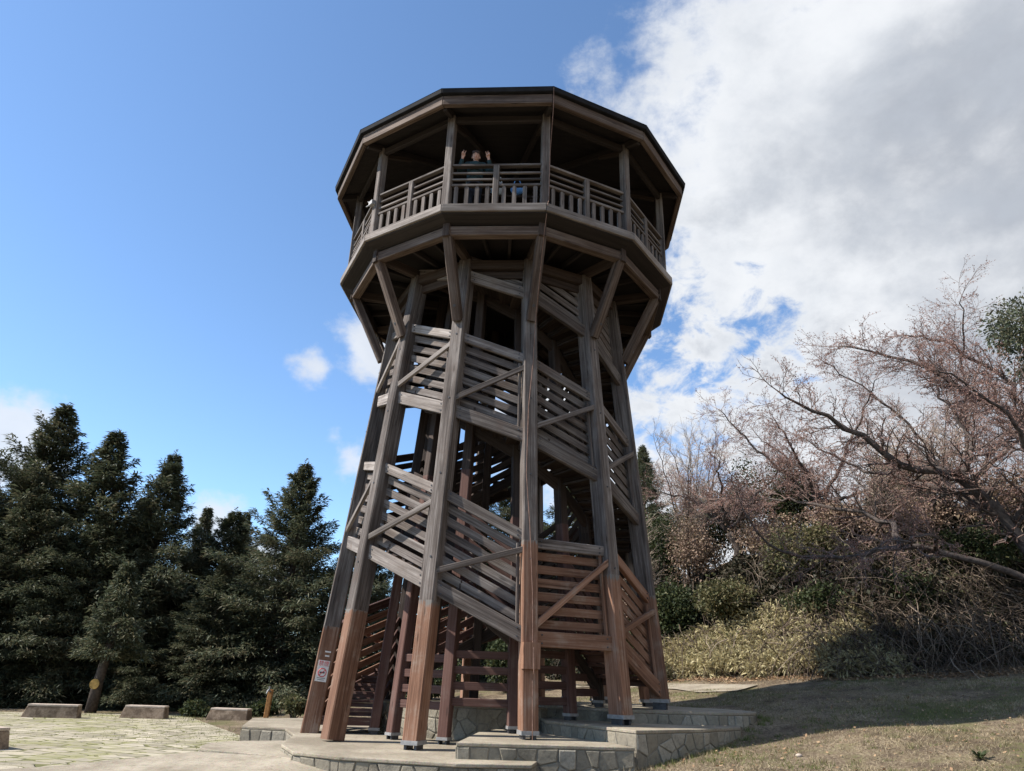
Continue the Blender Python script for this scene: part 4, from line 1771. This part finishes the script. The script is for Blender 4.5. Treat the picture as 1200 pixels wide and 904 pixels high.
class Tree:
    def __init__(s, seed):
        s.r = np.random.default_rng(seed)
        s.trunk = MB()
        s.tw = MB()
        s.tips = []

    def twig(s, p, d, L, rad, lvl, up, spread):
        r = s.r
        m = 4 if lvl > 0 else 3
        pts = [p]
        dirs = [d]
        q = p
        for k in range(m):
            d = unit(d+r.normal(0, .13, 3)+np.array([0, 0, up]))
            q = q+d*(L/m)
            pts.append(q)
            dirs.append(d)
        rr = np.linspace(rad, rad*.45, m+1)
        (s.trunk if rad > .022 else s.tw).tube(pts, rr, 5 if rad > .02 else 3, 0, False)
        if lvl == 0:
            for k in range(1, m+1):
                s.tips.append((pts[k], dirs[k]))
            return
        n = {3: 6, 2: 5, 1: 4}[lvl]
        for i in range(n):
            f = (i+.6+r.uniform(-.3, .3))/n
            k = min(int(f*m), m-1)
            a = pts[k]+(pts[k+1]-pts[k])*(f*m-k)
            b = unit(np.cross(dirs[k], r.normal(0, 1, 3)))
            b[2] *= .75
            nd = unit(dirs[k]*(1.0)+b*spread)
            s.twig(a, nd, L*r.uniform(.40, .72), max(rad*.55, .0042), lvl-1, up, spread)
        s.tips.append((pts[-1], dirs[-1]))

    def limb(s, pts, r0, r1, dens, L, lvl=2, up=.03, spread=.9, t0=.15, n=18, jit=.05):
        path = smooth_path(pts, n, s.r, jit)
        s.trunk.tube(path, np.linspace(r0, r1, n), 8)
        seg = np.linalg.norm(np.diff(path, axis=0), axis=1)
        tot = seg.sum()
        cum = np.concatenate([[0], np.cumsum(seg)])
        cnt = int(tot*dens)
        for i in range(cnt):
            f = t0+(1-t0)*(i+s.r.random())/cnt
            x = f*tot
            k = min(np.searchsorted(cum, x)-1, n-2)
            k = max(k, 0)
            a = path[k]+(path[k+1]-path[k])*((x-cum[k])/seg[k])
            dd = unit(path[k+1]-path[k])
            b = unit(np.cross(dd, s.r.normal(0, 1, 3)))
            b[2] = b[2]*.8+.12
            nd = unit(dd*.55+b*.95)
            s.twig(a, nd, L*s.r.uniform(.55, 1.25)*(1-.35*f), max(.012, (r0+(r1-r0)*f)*.34), lvl, up, spread)
        e = path[-1]
        s.twig(e, unit(path[-1]-path[-2]), L*.8, r1, lvl, up, spread)

    def finish(s, loc, label, bark, twigm, budm=None, nbud=3, name='bare_tree', cat='tree', group=None, bl=(.02, .05)):
        t = thing(name, loc, label, cat, group)
        s.trunk.build('trunk', bark, t, True)
        cr = s.tw.build('crown', twigm, t)
        if budm and s.tips:
            P0 = np.array([a for a, _ in s.tips])
            D0 = np.array([d for _, d in s.tips])
            k = s.r.integers(0, len(P0), len(P0)*nbud)
            p = P0[k]+s.r.normal(0, .014, (len(k), 3))
            d = unit(D0[k]+s.r.normal(0, .6, (len(k), 3)))
            sd = unit(np.cross(d, s.r.normal(0, 1, (len(k), 3))))
            LL = s.r.uniform(*bl, len(k))
            V, F = frond_mesh(p, d, sd, LL, LL*.34, .1)
            np_obj('buds', V, F, budm, cr)
        return t


# the big cherry whose limbs reach in from the right
T = Tree(5)
T.trunk.tube(smooth_path([(14.9, 3.9, .4), (15.0, 3.7, 1.6), (15.18, 3.41, 2.77)], 8, T.r, .02), np.linspace(.36, .27, 8), 10)
T.limb([(15.18, 3.41, 2.77), (14.8, 3.44, 4.04), (13.41, 3.45, 5.83), (12.17, 3.65, 6.12), (10.68, 3.69, 7.16), (9.35, 3.68, 7.86), (8.39, 3.67, 8.43)], .20, .02, 6.1, 1.35)
T.limb([(15.18, 3.41, 2.77), (13.25, 3.56, 3.48), (11.32, 3.57, 3.79), (9.67, 3.86, 3.46), (7.9, 4.13, 3.63), (7.08, 3.95, 4.8)], .11, .02, 2.8, 1.25, t0=.3)
T.limb([(11.32, 3.57, 3.79), (11.39, 3.87, 4.4), (11.34, 4.13, 4.65), (9.86, 5.65, 5.42), (8.99, 6.45, 5.73), (7.7, 7.33, 5.89)], .10, .015, 4.5, 1.2)
T.limb([(15.0, 3.43, 3.6), (16.0, 3.16, 6.3), (15.4, 3.53, 7.9), (14.4, 3.67, 8.67), (12.8, 4.44, 10.1), (11.2, 5.0, 10.7)], .17, .015, 5.9, 1.3, t0=.3)
T.limb([(13.41, 3.45, 5.83), (14.0, 3.56, 7.13), (13.6, 3.9, 8.6), (13.9, 4.3, 10.2)], .09, .015, 6.1, 1.25)
T.limb([(15.6, 3.3, 6.9), (16.2, 4.2, 9.0), (15.0, 5.0, 10.9), (13.6, 5.4, 11.4)], .10, .015, 5.9, 1.25)
T.limb([(14.2, 3.45, 4.9), (13.0, 5.4, 6.3), (11.8, 6.6, 7.0), (10.6, 7.3, 8.2)], .10, .015, 5.9, 1.2)
T.limb([(14.6, 3.6, 4.4), (14.4, 1.9, 6.0), (13.2, 1.2, 7.2), (11.6, .9, 8.2)], .10, .015, 5.4, 1.2)
T.limb([(12.3, 3.6, 3.7), (11.6, 2.4, 3.9), (10.2, 1.8, 3.6), (9.2, 1.7, 3.2)], .05, .01, 2.8, 1.0)
T.finish((14.9, 3.9, .4), 'large budding cherry tree whose long dark limbs reach in from the right edge', 'cherry_bark', 'twig', 'bud', 3, 'cherry_tree', 'tree', 'budding cherry trees')

# cherries further back along the bank
for i, (x, y, h, lab) in enumerate(((9.4, 11.8, 6.0, 'budding cherry tree farther back, its pinkish twigs spreading low above the bank'),
                                    (12.6, 10.6, 7.5, 'budding cherry tree behind the big one, filling the middle of its crown'),
                                    (17.5, 9.0, 9.5, 'budding cherry tree at the right edge behind the big cherry'))):
    T = Tree(60+i)
    z = gz(x, y)-.1
    r = T.r
    top = (x+r.normal(0, .2), y, z+1.6)
    T.trunk.tube(smooth_path([(x, y, z), (x+.1, y, z+.8), top], 6, r, .02), np.linspace(.2, .15, 6), 8)
    for k in range(6):
        a = k*1.05+r.uniform(-.3, .3)
        e = (x+math.cos(a)*h*.5, y+math.sin(a)*h*.4, z+h*r.uniform(.45, 1.0)*.85)
        m = ((top[0]+e[0])/2+r.normal(0, .2), (top[1]+e[1])/2, (top[2]+e[2])/2+r.uniform(0, .6))
        T.limb([top, m, e], .08, .014, 4.6, 1.2, 2, .02)
    T.finish((x, y, z), lab, 'cherry_bark', 'twig', 'bud', 3, 'cherry_tree', 'tree', 'budding cherry trees')

# leafless trees right of the tower
for i, (x, y, h, lab) in enumerate(((7.9, 13.4, 7.6, 'pale leafless tree with upright twigs closest to the tower on its right'),
                                    (9.0, 15.6, 6.8, 'pale leafless tree standing behind the cherry twigs right of the tower'),
                                    (6.0, 14.2, 4.6, 'small leafless bush tree against the right tower leg'),
                                    (13.3, 7.6, 4.0, 'pale leafless tree with thin stems under the big cherry crown'),
                                    (15.2, 7.4, 4.6, 'pale leafless tree with thin stems near the right edge'))):
    T = Tree(80+i)
    z = gz(x, y)-.1
    r = T.r
    for k in range(6):
        a = k*1.05+r.uniform(-.4, .4)
        q = r.uniform(.12, .34)
        e = (x+math.cos(a)*h*q, y+math.sin(a)*h*q, z+h*r.uniform(.72, 1.0))
        m = (x+math.cos(a)*h*q*.35, y+math.sin(a)*h*q*.35, z+h*.42)
        T.limb([(x+r.normal(0, .08), y+r.normal(0, .08), z), m, e], .055, .010, 3.6, 1.0, 2, .07, .75, .3, 14)
    T.finish((x, y, z), lab, 'bark', 'bare_twig', None, 0, 'bare_tree', 'tree', 'leafless trees on the bank')

# dark evergreen whose foliage shows in the top right corner of the bank
r = np.random.default_rng(123)
ex, ey = 18.5, 5.4
t = thing('evergreen_tree', (ex, ey, gz(ex, ey)), 'dark evergreen tree showing high at the right edge above the cherry', 'tree')
b = MB()
b.tube([(ex, ey, gz(ex, ey)-.2), (ex-.1, ey, 7), (ex-.4, ey, 12.6)], [.3, .2, .05], 8)
b.tube([(ex-.1, ey, 7.5), (ex-1.2, ey-.3, 10.2)], [.1, .03], 6)
b.build('trunk', 'bark', t, True)
V, F = leaf_cloud(9000, r, [((ex-.9, ey-.3, 11.5), (1.0, 1.0, .75)), ((ex-.1, ey+.2, 12.3), (1.2, 1.2, .9)), ((ex+.6, ey, 10.8), (1.4, 1.3, 1.2)), ((ex-.3, ey, 10.2), (.8, .9, .5))], (.08, .2), .22)
np_obj('crown', V, F, 'conifer_leaf', t)

# ------------------------------------------------------------------ grass, litter, small plants


def blades(n, x, y, h, w, mat, name, r, lean=.6):
    z = ground_z(x, y)
    a = r.uniform(0, 6.28, n)
    base = np.stack([x, y, z-.005], -1)
    sd = np.stack([np.cos(a), np.sin(a), 0*a], -1)*w[:, None]
    b = r.uniform(0, 6.28, n)
    tip = base+np.stack([np.cos(b)*h*lean*r.random(n), np.sin(b)*h*lean*r.random(n), h], -1)
    V = np.stack([base-sd, base+sd, tip], 1).reshape(-1, 3)
    F = np.arange(3*n).reshape(n, 3)
    return tag(np_obj(name, V, F, mat), kind='stuff')


def terrace_mask(x, y):
    return (np.hypot(x, y) > 4.4) & ~((x > 1.5) & (x < 5.7) & (y > -2.4) & (y < 2.0)) & ~((x < 2.4) & (y > -4.75))


r = np.random.default_rng(5)
n = 150000
u = r.random(n)
dist = 7+18*u**1.25
th = r.uniform(R_(2), R_(47), n)
x = np.sin(th)*dist
y = -16.45+np.cos(th)*dist
k = terrace_mask(x, y) & (foot_dist(x, y) < .4)
pat = np.sin(x*1.1+y*.7)+np.sin(x*.5-y*1.3+2)+.6*np.sin(x*2.9+y*2.3)+r.normal(0, .7, n)
bare = np.sin(x*1.9-y*.8+1)+np.sin(x*.7+y*1.7)+.7*np.sin(x*3.7-y*3.1)
kd = k & (pat < .9) & (bare < .75+r.normal(0, .35, n))
kg = k & (pat >= .9)
xd, yd = x[kd], y[kd]
blades(len(xd), xd, yd, r.uniform(.012, .055, len(xd)), r.uniform(.003, .007, len(xd)), 'dry_grass', 'dry_lawn_grass', r, 2.2)
xd, yd = x[kg], y[kg]
blades(len(xd), xd, yd, r.uniform(.02, .065, len(xd)), r.uniform(.003, .007, len(xd)), 'green_grass', 'green_lawn_grass', r, 1.2)


def tufts(cx, cy, nb, spread, hlo, hhi, mat, name, lean=1.0):
    m = len(cx)
    X = np.repeat(cx, nb)+r.normal(0, spread, m*nb)
    Y = np.repeat(cy, nb)+r.normal(0, spread, m*nb)
    sc_ = np.repeat(r.uniform(.6, 1.3, m), nb)
    blades(m*nb, X, Y, r.uniform(hlo, hhi, m*nb)*sc_, r.uniform(.003, .0065, m*nb), mat, name, r, lean)


m_ = 5200
dist = 7.5+15*r.random(m_)**1.2
th = r.uniform(R_(2), R_(47), m_)
x, y = np.sin(th)*dist, -16.45+np.cos(th)*dist
k = terrace_mask(x, y) & (foot_dist(x, y) < .2) & (np.sin(x*1.7+y*1.1)+np.sin(x*.9-y*1.9)+r.normal(0, .6, m_) > .1)
x, y = x[k], y[k]
h_ = len(x)*2//3
tufts(x[:h_], y[:h_], 20, .05, .025, .085, 'dry_grass', 'dry_grass_tufts', 1.4)
tufts(x[h_:], y[h_:], 20, .045, .02, .075, 'green_grass', 'green_grass_tufts', 1.0)
# weeds and dead grass against the foot of the terrace walls
edge = [(-2.2, -4.85), (-.5, -5.2), (-.45, -4.65), (2.2, -4.48), (2.35, -4.2), (3.65, -3.2), (4.62, -2.2), (4.85, -1.5), (5.3, -1.2), (5.5, -.3), (5.2, .9)]
ex_, ey_ = [], []
for (ax, ay), (bx, by) in zip(edge[:-1], edge[1:]):
    L_ = math.hypot(bx-ax, by-ay)
    for q in range(int(L_*16)):
        f = r.random()
        ex_.append(ax+(bx-ax)*f+abs(r.normal(0, .08))+.02)
        ey_.append(ay+(by-ay)*f-abs(r.normal(0, .08))-.02)
ex_, ey_ = np.array(ex_), np.array(ey_)
h_ = len(ex_)//2
tufts(ex_[:h_], ey_[:h_], 16, .035, .03, .12, 'dry_grass', 'dry_wall_weeds', .9)
tufts(ex_[h_:], ey_[h_:], 16, .035, .02, .09, 'green_grass', 'green_wall_weeds', .9)
# dead leaves blown over the lawn
n = 3000
dist = 8+14*r.random(n)
th = r.uniform(R_(4), R_(47), n)
x, y = np.sin(th)*dist, -16.45+np.cos(th)*dist
k = terrace_mask(x, y) & (foot_dist(x, y) < .2)
x, y = x[k], y[k]
n = len(x)
p = np.stack([x, y, ground_z(x, y)+.02+.02*r.random(n)], -1)
d = unit(np.stack([r.normal(0, 1, n), r.normal(0, 1, n), r.normal(0, .3, n)], -1))
s_ = unit(np.cross(d, np.array([0, 0, 1.0]))+r.normal(0, .3, (n, 3)))
LL = r.uniform(.03, .08, n)
V, F = frond_mesh(p, d, s_, LL, LL*.3, .05)
tag(np_obj('lawn_leaves', V, F, 'litter'), kind='stuff')
# tufts in the plaza joints and along its far edge
n = 52000
x = r.uniform(-20, -5, n)
y = r.uniform(-6, 9.8, n)
ca, sa = math.cos(R_(24)), math.sin(R_(24))
v_ = (x*-sa+y*ca)/.46
fr = np.abs(v_-np.round(v_))
k = ((fr < .16) | (y > 7.6-.05*x*0)) & (r.random(n) < .75) & ((np.sin(x*.9+y*.6)+np.sin(x*.37-y*.8)+r.normal(0, .5, n)) > -.4)
x, y = x[k], y[k]
blades(len(x), x, y, r.uniform(.02, .07, len(x)), r.uniform(.005, .011, len(x)), 'green_grass', 'joint_grass', r, 1.2)
# fallen leaves along the foot of the bank and by the plaza
n = 9000
x = r.uniform(4.4, 24, n)
y = foot_pt(x)+r.normal(-.35, .45, n)
p = np.stack([x, y, ground_z(x, y)+.015+.02*r.random(n)], -1)
d = unit(np.stack([r.normal(0, 1, n), r.normal(0, 1, n), r.normal(0, .3, n)], -1))
s = unit(np.cross(d, np.array([0, 0, 1.0]))+r.normal(0, .3, (n, 3)))
LL = r.uniform(.05, .12, n)
V, F = frond_mesh(p, d, s, LL, LL*.3, .05)
tag(np_obj('leaf_litter', V, F, 'litter'), kind='stuff')
# one dark weed in the lawn
wx, wy = 6.75, -5.6
w = thing('lawn_weed', (wx, wy, gz(wx, wy)), 'single dark green weed rosette in the dry lawn at the lower right', 'weed')
b = MB()
for i in range(26):
    a = i*2.4
    L = r.uniform(.12, .26)
    q = Vector((wx, wy, gz(wx, wy)))
    d = Vector((math.cos(a), math.sin(a), r.uniform(.3, 1.0))).normalized()
    sdv = d.cross(Vector((0, 0, 1))).normalized()*.02
    e = q+d*L
    m = q+d*(L*.5)+Vector((0, 0, .02))
    b.add([q, m+sdv, e-Vector((0, 0, .03)), m-sdv], [(0, 1, 2, 3)])
b.build('leaves', 'evergreen_leaf', w)
# a pale stone lying on the lawn
sx, sy = 4.75, -4.3
b = MB()
b.ball((sx, sy, gz(sx, sy)+.015), (.055, .04, .03), 9)
tag(b.build('stone', 'bench_top', None, True), 'small pale stone lying on the shaded edge of the lawn', 'stone')
